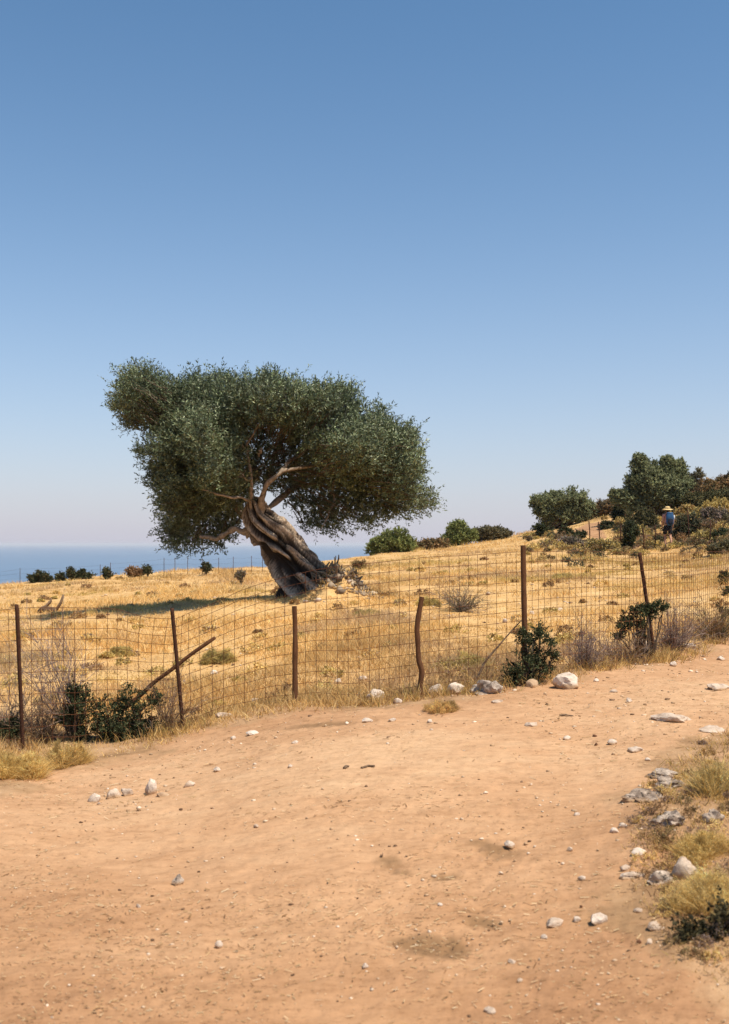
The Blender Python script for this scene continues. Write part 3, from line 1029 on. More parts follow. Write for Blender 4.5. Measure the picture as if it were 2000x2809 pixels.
STONES = [  # photo column, row of the foot, width, height (photo px), stone, label
    (1028, 1926, 60, 36, 'w', "rounded white stone on the ground between the two middle fence posts"),
    (1090, 1930, 30, 18, 'w', "small pointed white stone just before the crooked fence post"),
    (1197, 1906, 50, 30, 'w', "white stone in the row beside the crooked post, next to a rounder one"),
    (1252, 1905, 62, 36, 'w', "round white stone with earthy underside beside the grey speckled boulder"),
    (1343, 1904, 122, 62, 'g', "large grey speckled boulder at the fence foot beside the dark green bush"),
    (1556, 1890, 84, 42, 'w', "broad pale block of stone with shaded front right of the dark green bush"),
    (1462, 1886, 40, 26, 't', "small tan stone lying in front of the dark green bush"),
    (1891, 1780, 46, 16, 'w', "flat bright white stone on the path edge past the last leaning post"),
    (1980, 1812, 26, 14, 'w', "small white stone on the path at the picture's right edge, below the flat white one"),
    (1849, 1828, 22, 16, 'w', "small white stone just past the foot of the last leaning post"),
    (1766, 1808, 62, 58, 'p', "lumpy pale rock behind the fence at the last leaning post"),
    (1832, 1768, 34, 30, 'p', "small lumpy pale rock in grey brush just past the last leaning post"),
    (1637, 1872, 22, 11, 'w', "little white stone on the path a step right of the broad pale block"),
    (1684, 1902, 30, 11, 'p', "thin flat pale stone on the path below the last fence bay"),
    (1726, 1928, 22, 15, 'w', "small white stone alone on the upper path below the leaning post"),
    (1978, 1892, 84, 17, 'p', "flat pale slab in the path at the picture's right edge"),
    (1850, 1980, 130, 14, 'p', "long flat slab nearly buried in the upper right of the path"),
    (1962, 2010, 80, 16, 'p', "broken flat slab at the right edge near the dry bank"),
    (1748, 2062, 50, 9, 'p', "low flat slab just above the dark ledges of the bank"),
    (1459, 1994, 40, 9, 'p', "thin flat pale stone in the path below the broad pale block"),
    (1365, 1928, 36, 11, 'p', "flat pale stone on the soil before the grey speckled boulder"),
    (1179, 1984, 20, 13, 'w', "small white stone on the path below the crooked post"),
    (1005, 1980, 34, 13, 'w', "flat white stone on the path below the rounded fence stone"),
    (1078, 1980, 24, 11, 'w', "small flat white stone between two others below the crooked post"),
    (692, 2016, 40, 14, 'w', "flat white stone on the path below the straight wooden post"),
    (638, 2029, 18, 11, 'w', "tiny white stone left of the flat one below the straight wooden post"),
    (809, 2042, 22, 10, 'w', "small white stone in the path directly below the straight wooden post"),
    (998, 1868, 36, 17, 'w', "white stone in dry grass behind the fence between the middle posts"),
    (929, 1876, 26, 14, 'w', "smaller white stone in grass behind the fence left of its larger neighbour"),
    (610, 1968, 56, 14, 'p', "long flat pale stone under the mesh left of the straight wooden post"),
    (700, 1930, 34, 16, 'p', "pale stone in the grass behind the mesh near the straight wooden post"),
    (587, 1852, 24, 16, 'w', "white stone in the field below the tip of the leaning stake"),
    (872, 1652, 22, 14, 'w', "larger white stone at the foot of the olive trunk"),
    (838, 1654, 16, 10, 'w', "little white stone beside a larger one at the olive trunk's foot"),
    (955, 1607, 20, 14, 'w', "white stone in the field right of the olive's root mound"),
    (1537, 1680, 26, 13, 'w', "white stone in the field behind the bay between the tall and last posts"),
    (1460, 1688, 18, 15, 'w', "white stone in the field just right of the tall dark post"),
    (1385, 1708, 16, 13, 'w', "small white stone in the field left of the tall dark post"),
    (1340, 1632, 14, 10, 'p', "small pale stone in the field above the grey shrub"),
    (413, 2180, 42, 46, 'w', "upright bright white stone standing on the path at the left"),
    (444, 2186, 40, 13, 't', "low tan stone touching the foot of the upright white stone"),
    (257, 2202, 40, 30, 'w', "leftmost white stone of the small row on the path"),
    (309, 2191, 44, 30, 'p', "pale notched stone in the middle of the small row on the path"),
    (350, 2184, 40, 24, 'p', "low pale stone ending the small row, just left of the upright white one"),
    (270, 2209, 14, 8, 'w', "pebble sized white stone just below the small row on the path"),
    (520, 2160, 36, 22, 'p', "pale stone on the path right of the upright white one"),
    (594, 2118, 22, 14, 'w', "small white stone below the second metal post's foot, on open path"),
    (795, 2107, 16, 10, 'w', "tiny white stone on open path beside the dark twig"),
    (702, 2273, 18, 11, 'p', "tiny pale stone alone in the middle left of the path"),
    (487, 2428, 38, 32, 'g', "lone greyish stone with a dark foot in the left foreground of the path"),
    (379, 2492, 18, 14, 'p', "small pale stone a step below and left of the lone greyish stone"),
    (598, 2602, 25, 22, 'w', "small round white stone in the lower left foreground"),
    (1002, 2660, 22, 18, 'w', "small pale stone in the centre of the lower foreground"),
    (1398, 2328, 34, 20, 'w', "white stone beside a dark patch with litter in the path"),
    (1565, 2337, 20, 13, 'p', "small pale stone on the path right of the dark litter patch"),
    (1207, 2488, 20, 9, 'w', "tiny flat white stone between the dark patches of the path"),
    (1642, 2540, 56, 32, 'w', "largest bright white stone in the lower right foreground"),
    (1584, 2532, 26, 18, 'p', "small pale stone between two larger ones in the lower right foreground"),
    (1526, 2543, 58, 24, 'p', "flattish pale stone left of the largest white one in the foreground"),
    (1495, 2580, 22, 14, 'w', "small oval white stone just below the flattish pale foreground stone"),
    (1407, 2646, 26, 14, 'p', "small tan pale stone in the lower foreground below the dark patch"),
    (1348, 2784, 38, 18, 'p', "blurred pale stone at the very bottom of the picture"),
    (1426, 2695, 18, 10, 'p', "tiny pale stone near the bottom of the picture"),
    (1687, 2286, 26, 16, 'w', "white stone at the edge of the path before the dry bank"),
    (1709, 2272, 26, 14, 'w', "white stone tucked against the one before the dry bank"),
    (1583, 2240, 18, 12, 'w', "small white stone on open path left of the bank ledges"),
    (1758, 2345, 54, 22, 'w', "flat oval white stone on the bank edge below the ledges"),
    (1715, 2390, 32, 18, 'p', "small pale stone on the bank edge beside a flat slab"),
    (1745, 2410, 84, 18, 'p', "flat grey slab beside the dark rock of the bank"),
    (1597, 2416, 26, 13, 'w', "slanted white stone on open path left of the flat grey slab"),
    (1806, 2552, 56, 22, 'p', "long pale stone below the dark rock of the bank"),
    (1752, 2506, 28, 14, 'p', "small pale stone between the dark rock and the largest foreground stone"),
    (1784, 2592, 26, 14, 'p', "small pale stone low on the path edge below the long pale one"),
    (1557, 2032, 26, 13, 'w', "small white stone in the upper path right of centre"),
    (1682, 2044, 32, 15, 'w', "white stone in the upper path between scattered reddish stones"),
    (1779, 2087, 18, 9, 'w', "tiny white stone just above the bank ledges"),
    (1632, 2022, 14, 9, 'r', "small dark reddish stone in the upper path, upper one of a pair"),
    (1636, 2048, 14, 9, 'r', "small dark reddish stone in the upper path, lower one of a pair"),
    (1595, 2490, 10, 8, 'r', "tiny dark pellet like stone above the largest white foreground stone"),
    (1753, 2589, 16, 10, 'r', "small dark stone beside a pale one low on the path edge"),
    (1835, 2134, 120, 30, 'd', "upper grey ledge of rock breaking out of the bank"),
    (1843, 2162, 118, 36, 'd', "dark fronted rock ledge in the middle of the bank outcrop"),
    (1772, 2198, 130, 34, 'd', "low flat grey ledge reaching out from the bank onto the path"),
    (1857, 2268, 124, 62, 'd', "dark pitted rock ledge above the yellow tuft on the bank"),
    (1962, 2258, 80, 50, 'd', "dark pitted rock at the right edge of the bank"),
    (1880, 2412, 84, 66, 'p', "rounded pale boulder behind a dark rock on the bank"),
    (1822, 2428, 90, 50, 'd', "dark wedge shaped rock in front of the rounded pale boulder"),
]
M_DARK = rock_mat("dark_pitted_rock", (0.56, 0.45, 0.35), (0.24, 0.18, 0.135), (0.04, 0.033, 0.028), lichen=0.85)  # shade of the ledge fronts mixed into the colour along with dark lichen
M_RED = rock_mat("reddish_stone", (0.16, 0.08, 0.045), (0.12, 0.055, 0.03), (0.06, 0.03, 0.02), lichen=0.1)
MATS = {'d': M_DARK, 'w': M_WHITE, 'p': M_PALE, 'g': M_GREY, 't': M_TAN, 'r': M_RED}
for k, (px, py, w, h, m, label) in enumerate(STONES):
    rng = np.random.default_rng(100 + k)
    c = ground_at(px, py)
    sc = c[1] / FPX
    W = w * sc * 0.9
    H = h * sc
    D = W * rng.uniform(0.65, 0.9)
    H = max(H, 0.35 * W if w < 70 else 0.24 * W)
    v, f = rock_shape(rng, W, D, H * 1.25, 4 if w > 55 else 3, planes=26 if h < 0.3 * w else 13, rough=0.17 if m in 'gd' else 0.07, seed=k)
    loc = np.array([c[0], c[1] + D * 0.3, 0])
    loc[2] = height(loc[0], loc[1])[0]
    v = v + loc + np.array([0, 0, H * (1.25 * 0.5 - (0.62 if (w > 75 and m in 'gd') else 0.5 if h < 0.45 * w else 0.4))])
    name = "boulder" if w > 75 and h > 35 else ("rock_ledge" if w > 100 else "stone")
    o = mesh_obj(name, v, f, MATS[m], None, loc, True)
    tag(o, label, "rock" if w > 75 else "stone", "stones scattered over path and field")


def flat_facets(o, angle):
    me = o.data
    try:
        me.set_sharp_from_angle(angle=math.radians(angle))
    except Exception:
        pass


for o in list(COL.objects):
    if o.name.split('.')[0] in ("stone", "boulder", "rock_ledge"):
        flat_facets(o, 32)

# ------------------------------------------------------------------ wire fence
FENCE = np.array([  # photo column, foot row, top row of the mesh, distance
    (-500, 2075, 1700, 9.45), (0, 2042, 1674, 9.65), (50, 2040, 1668, 9.7), (200, 2028, 1666, 9.75), (330, 2013, 1668, 9.85), (390, 2007, 1690, 9.9),
    (475, 1998, 1702, 9.9), (545, 1985, 1680, 9.98), (650, 1962, 1622, 10.05), (750, 1942, 1590, 10.1), (870, 1924, 1562, 10.1), (1000, 1912, 1545, 10.1),
    (1170, 1899, 1528, 10.12), (1435, 1868, 1514, 10.4), (1600, 1842, 1512, 11.0), (1755, 1814, 1520, 12.0), (1880, 1782, 1516, 13.2), (2000, 1750, 1512, 15.0),
    (2250, 1700, 1500, 18.5)])


def fence_sheet():
    """samples the fence by running length; returns functions of length"""
    px = np.linspace(-480, 2240, 1600)
    Y = np.interp(px, FENCE[:, 0], FENCE[:, 3])
    for _ in range(60):
        Y[1:-1] = (Y[:-2] + Y[2:]) / 2
    x = (px - 1000) / FPX * Y
    s = np.concatenate([[0], np.cumsum(np.hypot(np.diff(x), np.diff(Y)))])
    top = np.interp(px, FENCE[:, 0], FENCE[:, 2])
    for _ in range(120):
        top[1:-1] = (top[:-2] + top[2:]) / 2
    return px, x, Y, s, -(top - HOR) / FPX * Y


F_PX, F_X, F_Y, F_S, F_TOP = fence_sheet()
F_BOT = height(F_X, F_Y)


def fence_pt(s, v):
    """s running metres, v 0..1 height, with buckles and sag"""
    s = np.asarray(s, float)
    v = np.asarray(v, float)
    px = np.interp(s, F_S, F_PX)
    x = np.interp(s, F_S, F_X)
    y = np.interp(s, F_S, F_Y)
    b = np.interp(s, F_S, F_BOT) - 0.02
    t = np.interp(s, F_S, F_TOP)
    q = np.stack([s * 1.1, v * 1.6, 0 * s], 1)
    buck = np.exp(-((px - 470) / 130) ** 2)      # where the mesh has been trodden down
    x = x + (0.014 + 0.035 * buck * v) * vnoise(q, 201) * (0.3 + v) + 0.05 * buck * v * np.sin(s * 9)
    y = y + (0.035 + 0.12 * buck) * vnoise(q + 5, 202) * v
    z = b + (t - b) * v + (0.006 + 0.018 * buck * v) * vnoise(np.stack([s * 2.2, v * 4, 0 * s], 1), 203)
    return np.stack([x, y, z], 1)


fence_root = thing("wire_fence", (F_X[400], F_Y[400], F_BOT[400]), "rusty square mesh wire fence on mixed leaning posts along the path", "fence")
FLOC = np.array(fence_root.location)
POSTS = [  # foot px, foot row, top px, top row, width px, kind, label
    (66, 2048, 46, 1658, 11, 'iron', "thin rusty iron post beside the dead grey shrub"),
    (507, 2000, 472, 1668, 11, 'iron', "thin rusty iron post crossed by the leaning stake"),
    (811, 1932, 808, 1664, 15, 'wood', "straight brown post in front of the olive trunk"),
    (1143, 1908, 1157, 1638, 15, 'crook', "crooked brown wooden post with a kink near its foot"),
    (1444, 1872, 1434, 1497, 15, 'wood', "tallest dark post rising from the green bush"),
    (1803, 1817, 1755, 1515, 9, 'iron', "thin dark post leaning through the shrub"),
]
post_s = []
for k, (bx, by, tx, ty, w, kind, label) in enumerate(POSTS):
    rng = np.random.default_rng(300 + k)
    Y = float(np.interp(bx, F_PX, F_Y)) - 0.05
    p0, p1 = at(bx, by, Y), at(tx, ty, Y)
    p0[2] = height(p0[0], p0[1])[0] - 0.15
    post_s.append(float(np.interp(bx, F_PX, F_S)))
    g = Geo()
    n = 26
    t = np.linspace(0, 1, n)
    P = p0 + (p1 - p0) * t[:, None]
    r = w * Y / FPX / 2
    if kind == 'iron':
        r *= 0.95
        # L-section angle iron
        sec = np.array([(-1, -0.4), (1, -0.4), (1, -0.05), (-0.55, -0.05), (-0.55, 1.2), (-1, 1.2)]) * r
        ring = P[:, None] + np.stack([np.broadcast_to(sec[:, 0], (n, 6)), np.broadcast_to(sec[:, 1], (n, 6)), np.zeros((n, 6))], -1)
        i = np.arange(n - 1)[:, None] * 6
        j = np.arange(6)[None]
        q = np.stack([i + j, i + (j + 1) % 6, i + 6 + (j + 1) % 6, i + 6 + j], -1).reshape(-1, 4)
        e = (n - 1) * 6
        g.add(ring.reshape(-1, 3), q, [[e, e + 1, e + 2], [e, e + 2, e + 3], [e, e + 3, e + 4], [e, e + 4, e + 5]])
        o = g.build("fence_post", M_RUST, fence_root, FLOC)
    else:
        if kind == 'crook':
            P[:, 0] += np.interp(t, [0, 0.1, 0.32, 0.37, 0.45, 0.72, 1], [0, 0.0, 0.03, 0.035, -0.0, -0.035, 0.0])
        P = P + 0.006 * np.stack([vnoise(np.stack([t * 6, t * 0 + k, t * 0 + c], 1), 9) for c in range(3)], 1)
        rr = r * (1.08 - 0.15 * t) * (1 + 0.10 * vnoise(np.stack([t * 11, t * 0 + k, t * 0], 1), 4))
        g.tube(P, rr, 10)
        o = g.build("fence_post", M_POST, fence_root, FLOC, True)
        flat_facets(o, 50)
    o['label'] = label

# the mesh, one roll section per bay
CELL = 0.098
bounds = [0.0] + sorted(post_s) + [float(F_S[-1])]
nv = 14
vs = np.linspace(0, 1, nv) ** 0.97
for k in range(len(bounds) - 1):
    a, b = bounds[k] + (0.012 if k else 0), bounds[k + 1] - 0.012 * 0
    g = Geo()
    m0 = np.arange(math.ceil(a / CELL), math.floor(b / CELL) + 1) * CELL
    for s in m0:
        vv = np.linspace(0, 1, 15)
        sj = s + 0.012 * vnoise(np.array([[s * 3.1, 0, 0]]), 211)[0]
        pts = fence_pt(np.full(15, sj), vv)
        g.tube(pts, 0.0025, 3, False)
    ss = np.linspace(a, b, max(3, int((b - a) / 0.06)))
    for q, v in enumerate(vs):
        pts = fence_pt(ss, np.full(len(ss), v))
        g.tube(pts, 0.0028 if q in (0, nv - 1) else 0.0025, 3, False)
    o = g.build("wire_mesh", M_WIRE, fence_root, FLOC)
    o['kind'] = 'stuff'


def stick(name, label, cat, pts, r0, r1, mat, k=8, group=None):
    pts = np.asarray(pts, float)
    t = np.linspace(0, 1, len(pts))
    u = np.linspace(0, 1, 14)
    P = np.stack([np.interp(u, t, pts[:, c]) for c in range(3)], 1)
    L = np.linalg.norm(pts[-1] - pts[0])
    P = P + 0.012 * L * np.stack([vnoise(np.stack([u * 5, u * 0 + c * 3.3 + L, u * 0], 1), 19) for c in range(3)], 1)
    g = Geo()
    g.tube(P, (r0 + (r1 - r0) * u) * (1 + 0.12 * vnoise(np.stack([u * 9, u * 0, u * 0 + L], 1), 4)), k)
    return tag(g.build(name, mat, None, pts[0], True), label, cat, group)


b = at(350, 1935, 10.15)
stick("leaning_stake", "dark wooden stake leaning diagonally out of the broad left bush behind the mesh", "stake",
      [at(340, 1945, 10.15), at(440, 1860, 10.12), at(588, 1748, 10.1)], 0.022, 0.018, M_POST)
stick("dry_stick", "thin dead branch slanting up behind the mesh beside the tall post", "stick",
      [at(1300, 1880, 10.35), at(1330, 1815, 10.38), at(1375, 1765, 10.4), at(1432, 1700, 10.45)], 0.014, 0.006, M_STICK, 5)
for (x0, y0, x1, y1, r, lab) in [(992, 2112, 1028, 2106, .010, "dark curved twig lying on the open path below the middle posts"),
                                 (945, 2112, 957, 2108, .012, "short dark twig stub beside the curved twig on the path"),
                                 (1535, 1966, 1572, 1968, .008, "thin dark twig on the upper path among pale stones")]:
    p = ground_at(x0, y0)
    q = ground_at(x1, y1)
    m = (p + q) / 2 + np.array([0, 0.03, 0.012])
    stick("fallen_twig", lab, "twig", [p + np.array([0, 0, .008]), m, q + np.array([0, 0, .012])], r, r * 0.6, M_STICK, 5)

# ------------------------------------------------------------------ shrubs
DARKGREEN = [(0.016, 0.024, 0.010), (0.034, 0.046, 0.019), (0.062, 0.075, 0.032), (0.16, 0.155, 0.075)]
MIDGREEN = [(0.085, 0.10, 0.05), (0.155, 0.175, 0.085), (0.25, 0.265, 0.13), (0.37, 0.37, 0.20)]
BRIGHT = [(0.10, 0.125, 0.04), (0.17, 0.20, 0.06), (0.25, 0.27, 0.085), (0.33, 0.33, 0.125)]
OLIVEB = [(0.11, 0.10, 0.045), (0.18, 0.155, 0.07), (0.28, 0.22, 0.10)]
YELLOW = [(0.36, 0.26, 0.08), (0.50, 0.37, 0.12), (0.62, 0.47, 0.16), (0.70, 0.55, 0.22)]
BROWN = [(0.18, 0.105, 0.05), (0.30, 0.18, 0.085), (0.44, 0.27, 0.13)]
MAUVE = [(0.20, 0.145, 0.125), (0.31, 0.225, 0.19), (0.42, 0.31, 0.25)]
GREYGREEN = [(0.08, 0.08, 0.05), (0.14, 0.13, 0.08), (0.24, 0.20, 0.12)]


def shrub(name, label, cat, blobs, Y, cols, leaf=(0.03, 0.016), dens=1.0, depth=0.8, seed=0, slen=0.10, foot=None, group=None, mat=None, up=0.35,
          shoots_n=12, leaves_n=12, stem_r=0.011, cl=0.33, stems=True, twigcol=(0.09, 0.065, 0.045)):
    """blobs: (px, py, rx, ry) photo px ellipsoids"""
    rng = np.random.default_rng(1000 + seed)
    s = Y / FPX
    bx = np.mean([b[0] for b in blobs]) if foot is None else foot
    x0 = (bx - 1000) * s
    base = np.array([x0, Y, height(x0, Y)[0]])
    root = thing(name, base, label, cat, group)
    CEN, RAD, OUT = [], [], []
    for (px, py, rx, ry) in blobs:
        a, c = rx * s, ry * s
        b = max(a, min(c, a * 1.6)) * depth
        n = max(4, int(dens * 42 * (a * b * c) ** (1 / 3) * (a * c) ** 0.5 / (cl * min(a, c)) ** 1 * 0.55))
        n = int(np.clip(n, 6, 460))
        u = norm(rng.normal(size=(n, 3))) * (rng.random((n, 1)) ** 0.38)
        lum = 1 + 0.22 * fbm(u * 1.8 + seed, 2, seed)[:, None]
        P = at(px, py, Y) + u * lum * np.array([a, b, c]) * 0.86
        CEN.append(P)
        OUT.append(norm(u / np.array([a, b, c]) * min(a, b, c)))
        RAD.append(np.full(n, cl * min(a, c)))
    CEN, RAD, OUT = np.concatenate(CEN), np.concatenate(RAD), np.concatenate(OUT)
    gz = height(CEN[:, 0], CEN[:, 1])
    k = CEN[:, 2] > gz + 0.01
    if k.sum() < 3:
        print('BURIED', label)
        CEN[:, 2] += np.max(gz - CEN[:, 2]) + 0.02
        k[:] = True
    CEN, RAD, OUT = CEN[k], RAD[k], OUT[k]
    v, q, c = shoots(rng, CEN, RAD, OUT, shoots_n, leaves_n, slen, leaf[0], leaf[1], cols, up=up, outw=0.6, wild=0.6)
    o = mesh_obj("foliage", v, q, mat or M_LEAF, root, base, cols=c)
    o['kind'] = 'stuff'
    if stems:
        g = Geo()
        step = max(1, len(CEN) // 22)
        b0 = base - np.array([0, 0, 0.04])
        twig_fan(g, rng, b0, CEN[::step], stem_r, stem_r * 0.3, np.array(twigcol), 2, 1, 0.2, 0.06)
        g.build("stem", M_TWIG, root, base)['kind'] = 'stuff'
    return root


def twiggy(name, label, cat, foot, Y, tips, cols, n, r=0.005, forks=5, seed=0, spread=(0.1, 0.15, 0.1), group=None, wob=0.07, fork_len=0.35):
    """dead shrub of bare branching twigs; foot = (px, py), tips = list of photo px"""
    rng = np.random.default_rng(2000 + seed)
    b0 = at(foot[0], foot[1], Y)
    b0[2] = min(b0[2], height(b0[0], b0[1])[0] + (b0[2] - height(b0[0], b0[1])[0] if foot[2:] else 0))
    root = thing(name, b0, label, cat, group)
    g = Geo()
    for k in range(int(n * 1.15)):
        t = tips[k % len(tips)]
        e = at(t[0], t[1], Y) + rng.normal(size=3) * np.array(spread)
        twig_fan(g, rng, b0 + rng.normal(size=3) * np.array([0.03, 0.03, 0.0]), [e], r * rng.uniform(0.7, 1.3), r * 0.35,
                 palette(1, cols, rng)[0] * 0.8, 3, forks + 3, fork_len, wob, 4)
    g.build("branches", M_TWIG, root, b0)['kind'] = 'stuff'
    return root


TUFT = [(0.44, 0.28, 0.085), (0.64, 0.43, 0.145), (0.80, 0.57, 0.21), (0.88, 0.68, 0.31)]


def tuft(name, label, cat, px, py, rx, ry, cols, n=900, w=0.005, lean=0.9, seed=0, group=None, domes=7):
    """a dome of fine dry stems; (px, py) is the middle of its foot, ry its height"""
    rng = np.random.default_rng(3000 + seed)
    c = ground_at(px, py)
    s = c[1] / FPX
    root = thing(name, c, label, cat, group)
    g = Geo()
    for k in range(domes):
        a = rng.random() * 6.28
        rr = math.sqrt(rng.random()) * 0.75
        cc = c + np.array([math.cos(a) * rr * rx * s, math.sin(a) * rr * rx * s * 0.8, 0])
        cc[2] = height(cc[0], cc[1])[0] - 0.01
        rad = rx * s * rng.uniform(0.3, 0.52)
        hh = ry * s * rng.uniform(0.6, 1.1) * (1.15 - 0.5 * rr)
        tint = 1 + 0.16 * rng.normal()
        # springy branching stems with tiny leaves
        nu = 26
        u = norm(rng.normal(size=(nu, 3)))
        u[:, 2] = np.abs(u[:, 2])
        P = cc + u * np.array([rad, rad, hh * 0.8]) * (0.55 + 0.35 * rng.random((nu, 1)))
        v, q, col = shoots(rng, P, np.full(nu, 0.3 * min(rad, hh)), u, 7, 9, 0.35 * min(rad, hh), 0.0036 * c[1] ** 0.9, w * 0.55, cols, up=0.6, wild=0.7)
        g.add(v, q, cq=np.clip(col * tint, 0, 1))
        # loose straws of mixed length
        m = int(n / domes * 0.55)
        v, q, t, _ = grass_tuft_geo(rng, cc, rad * 1.5, hh * rng.uniform(0.8, 1.15), m, None, w * 0.5, lean * 1.6)
        col = palette(m, cols, rng) * tint
        g.add(v, q, t, cq=np.clip(col, 0, 1), ct=np.clip(col, 0, 1))
    o = g.build("blades", M_STRAW, root, c)
    o['kind'] = 'stuff'
    return root


FG = "shrubs along the wire fence"
shrub("green_shrub", "narrow upright dark green shrub between the first iron post and broad bush", "shrub",
      [(208, 1925, 34, 48), (212, 1985, 34, 48), (195, 1905, 18, 22), (228, 1900, 18, 20), (182, 1975, 16, 20), (212, 2015, 38, 28)], 9.95, DARKGREEN, (0.021, 0.012), 1.0, 0.8, 1, 0.07, foot=208, group=FG)
shrub("green_shrub", "broad dark green shrub at the fence foot beside the second iron post", "shrub",
      [(320, 1975, 78, 58), (375, 1930, 50, 58), (285, 1945, 38, 40), (395, 1985, 38, 40), (270, 2000, 36, 34), (425, 1915, 12, 14), (340, 2010, 80, 30), (400, 2005, 40, 26)], 9.95, DARKGREEN, (0.021, 0.012), 1.25, 0.85, 2, 0.07, foot=335, group=FG)
shrub("green_shrub", "dark green bush wrapped round the foot of the tallest post", "shrub",
      [(1440, 1838, 62, 46), (1478, 1775, 40, 50), (1500, 1815, 28, 35), (1440, 1745, 12, 20), (1484, 1732, 14, 16), (1415, 1865, 36, 28)], 10.28, DARKGREEN, (0.022, 0.0125), 1.1, 0.8, 3, 0.07, foot=1450, group=FG)
shrub("green_shrub", "dark green shrub with one side arm caught on the last leaning post", "shrub",
      [(1752, 1688, 46, 24), (1725, 1712, 36, 18), (1700, 1738, 22, 12), (1790, 1672, 26, 12), (1815, 1660, 14, 9), (1768, 1675, 16, 16), (1758, 1722, 16, 20)], 12.15, DARKGREEN, (0.023, 0.013), 1.1, 0.8, 4, 0.06, foot=1762, group=FG)
shrub("green_shrub", "small dark green shrub cut by the picture's left edge at the fence foot", "shrub",
      [(2, 2010, 24, 46), (38, 2005, 18, 26), (-40, 2000, 40, 50)], 9.9, DARKGREEN, (0.032, 0.018), 0.9, 0.8, 5, 0.08, foot=5, group=FG)
twiggy("dead_shrub", "bare grey brown dead shrub fanning out beside the first iron post", "dead shrub", (205, 1940), 10.05,
       [(75, 1775), (95, 1820), (110, 1760), (130, 1800), (150, 1770), (168, 1752), (185, 1800), (200, 1830), (205, 1790), (140, 1835), (90, 1850), (165, 1745)],
       MAUVE, 24, 0.006, 8, 6, (0.05, 0.15, 0.05), FG, fork_len=0.28)
twiggy("dead_shrub", "low mauve grey dead brush behind the first iron post at the left edge", "dead shrub", (30, 2030), 10.2,
       [(-30, 1900), (10, 1880), (40, 1890), (70, 1910), (100, 1920), (120, 1960), (-10, 1950), (60, 1960)], MAUVE, 44, 0.004, 8, 7, (0.12, 0.2, 0.08), FG)
twiggy("dead_shrub", "dark tangled dead brush between the first post and the narrow green shrub", "dead shrub", (120, 2040), 10.0,
       [(85, 1960), (110, 1930), (135, 1950), (160, 1985), (95, 2000), (140, 2000), (165, 2020)], [(0.05, 0.04, 0.035), (0.13, 0.09, 0.07), (0.24, 0.16, 0.10)], 60, 0.004, 9, 8, (0.08, 0.15, 0.06), FG)
twiggy("dead_shrub", "thin dead brush right of the broad green shrub at the second post", "dead shrub", (460, 2010), 10.05,
       [(440, 1900), (465, 1890), (455, 1940), (480, 1935), (430, 1950), (520, 1930), (545, 1960), (500, 1900)], BROWN + MAUVE, 50, 0.0035, 8, 9, (0.07, 0.12, 0.06), FG)
twiggy("dead_shrub", "grey dead brush behind the mesh midway to the tall post's right neighbour", "dead shrub", (1600, 1850), 11.2,
       [(1575, 1780), (1590, 1740), (1610, 1735), (1620, 1770), (1640, 1790), (1600, 1790)], MAUVE, 60, 0.0038, 10, 10, (0.08, 0.15, 0.08), FG)
twiggy("dead_shrub", "brown dead brush under the shrub on the last leaning post", "dead shrub", (1715, 1835), 11.9,
       [(1670, 1790), (1690, 1760), (1720, 1755), (1740, 1770), (1700, 1800), (1745, 1800), (1670, 1820)], BROWN + MAUVE, 70, 0.004, 9, 11, (0.1, 0.15, 0.08), FG)
twiggy("dead_shrub", "mauve dead brush just past the last leaning post", "dead shrub", (1850, 1780), 13.2,
       [(1810, 1730), (1830, 1705), (1855, 1690), (1880, 1720), (1900, 1735), (1870, 1690)], MAUVE, 70, 0.0045, 10, 12, (0.12, 0.2, 0.1), FG)
twiggy("dead_shrub", "small grey shrub standing in dry grass behind the mesh left of the tall post", "dead shrub", (1262, 1675), 19.0,
       [(1225, 1640), (1250, 1630), (1280, 1628), (1300, 1640), (1315, 1650), (1240, 1655)], GREYGREEN + MAUVE, 60, 0.006, 8, 13, (0.12, 0.2, 0.08))
twiggy("dead_shrub", "withered twiggy plant at the right edge above the flat white stone", "dead shrub", (1960, 1760), 14.8,
       [(1920, 1700), (1945, 1690), (1975, 1685), (1995, 1700), (1930, 1735), (1985, 1730)], BROWN + GREYGREEN, 80, 0.005, 9, 14, (0.15, 0.25, 0.1), FG)
for k, (px, py, rx, ry, Y, lab) in enumerate([
        (1996, 1590, 16, 26, 22, "dark shrub cut by the right edge above the fence line, upper one"),
        (1998, 1640, 12, 18, 20, "dark shrub cut by the right edge above the fence line, lower one"),
        (1990, 1690, 24, 16, 17, "low green shrub at the right edge near the withered plant")]):
    shrub("edge_shrub", lab, "shrub", [(px, py, rx, ry)], Y, DARKGREEN, (0.045, 0.025), 1.0, 0.9, 30 + k, 0.12)

tuft("yellow_tuft", "dome of yellow dry grass at the picture's left edge below the fence", "grass tuft", 45, 2132, 84, 110, TUFT, 5200, 0.005, 0.9, 1, "dry grass tufts", 14)
tuft("yellow_tuft", "dome of yellow dry grass below the narrow green shrub", "grass tuft", 185, 2100, 62, 92, TUFT + BROWN[2:], 3600, 0.005, 0.9, 2, "dry grass tufts", 11)
tuft("yellow_tuft", "yellow green tuft below the dark pitted ledge on the bank", "grass tuft", 1930, 2345, 95, 95, TUFT, 4200, 0.0035, 0.9, 3, "dry grass tufts", 11)
tuft("yellow_tuft", "large yellow grass tuft at the right edge beside the rounded pale boulder", "grass tuft", 1975, 2480, 120, 140, TUFT + GREYGREEN[2:], 5600, 0.0035, 0.9, 4, "dry grass tufts", 13)
tuft("yellow_tuft", "dry straw tuft in front of the stones beside the crooked post", "grass tuft", 1205, 1955, 50, 46, BROWN[1:] + TUFT[1:3], 1800, 0.004, 0.9, 5, "dry grass tufts", 7)
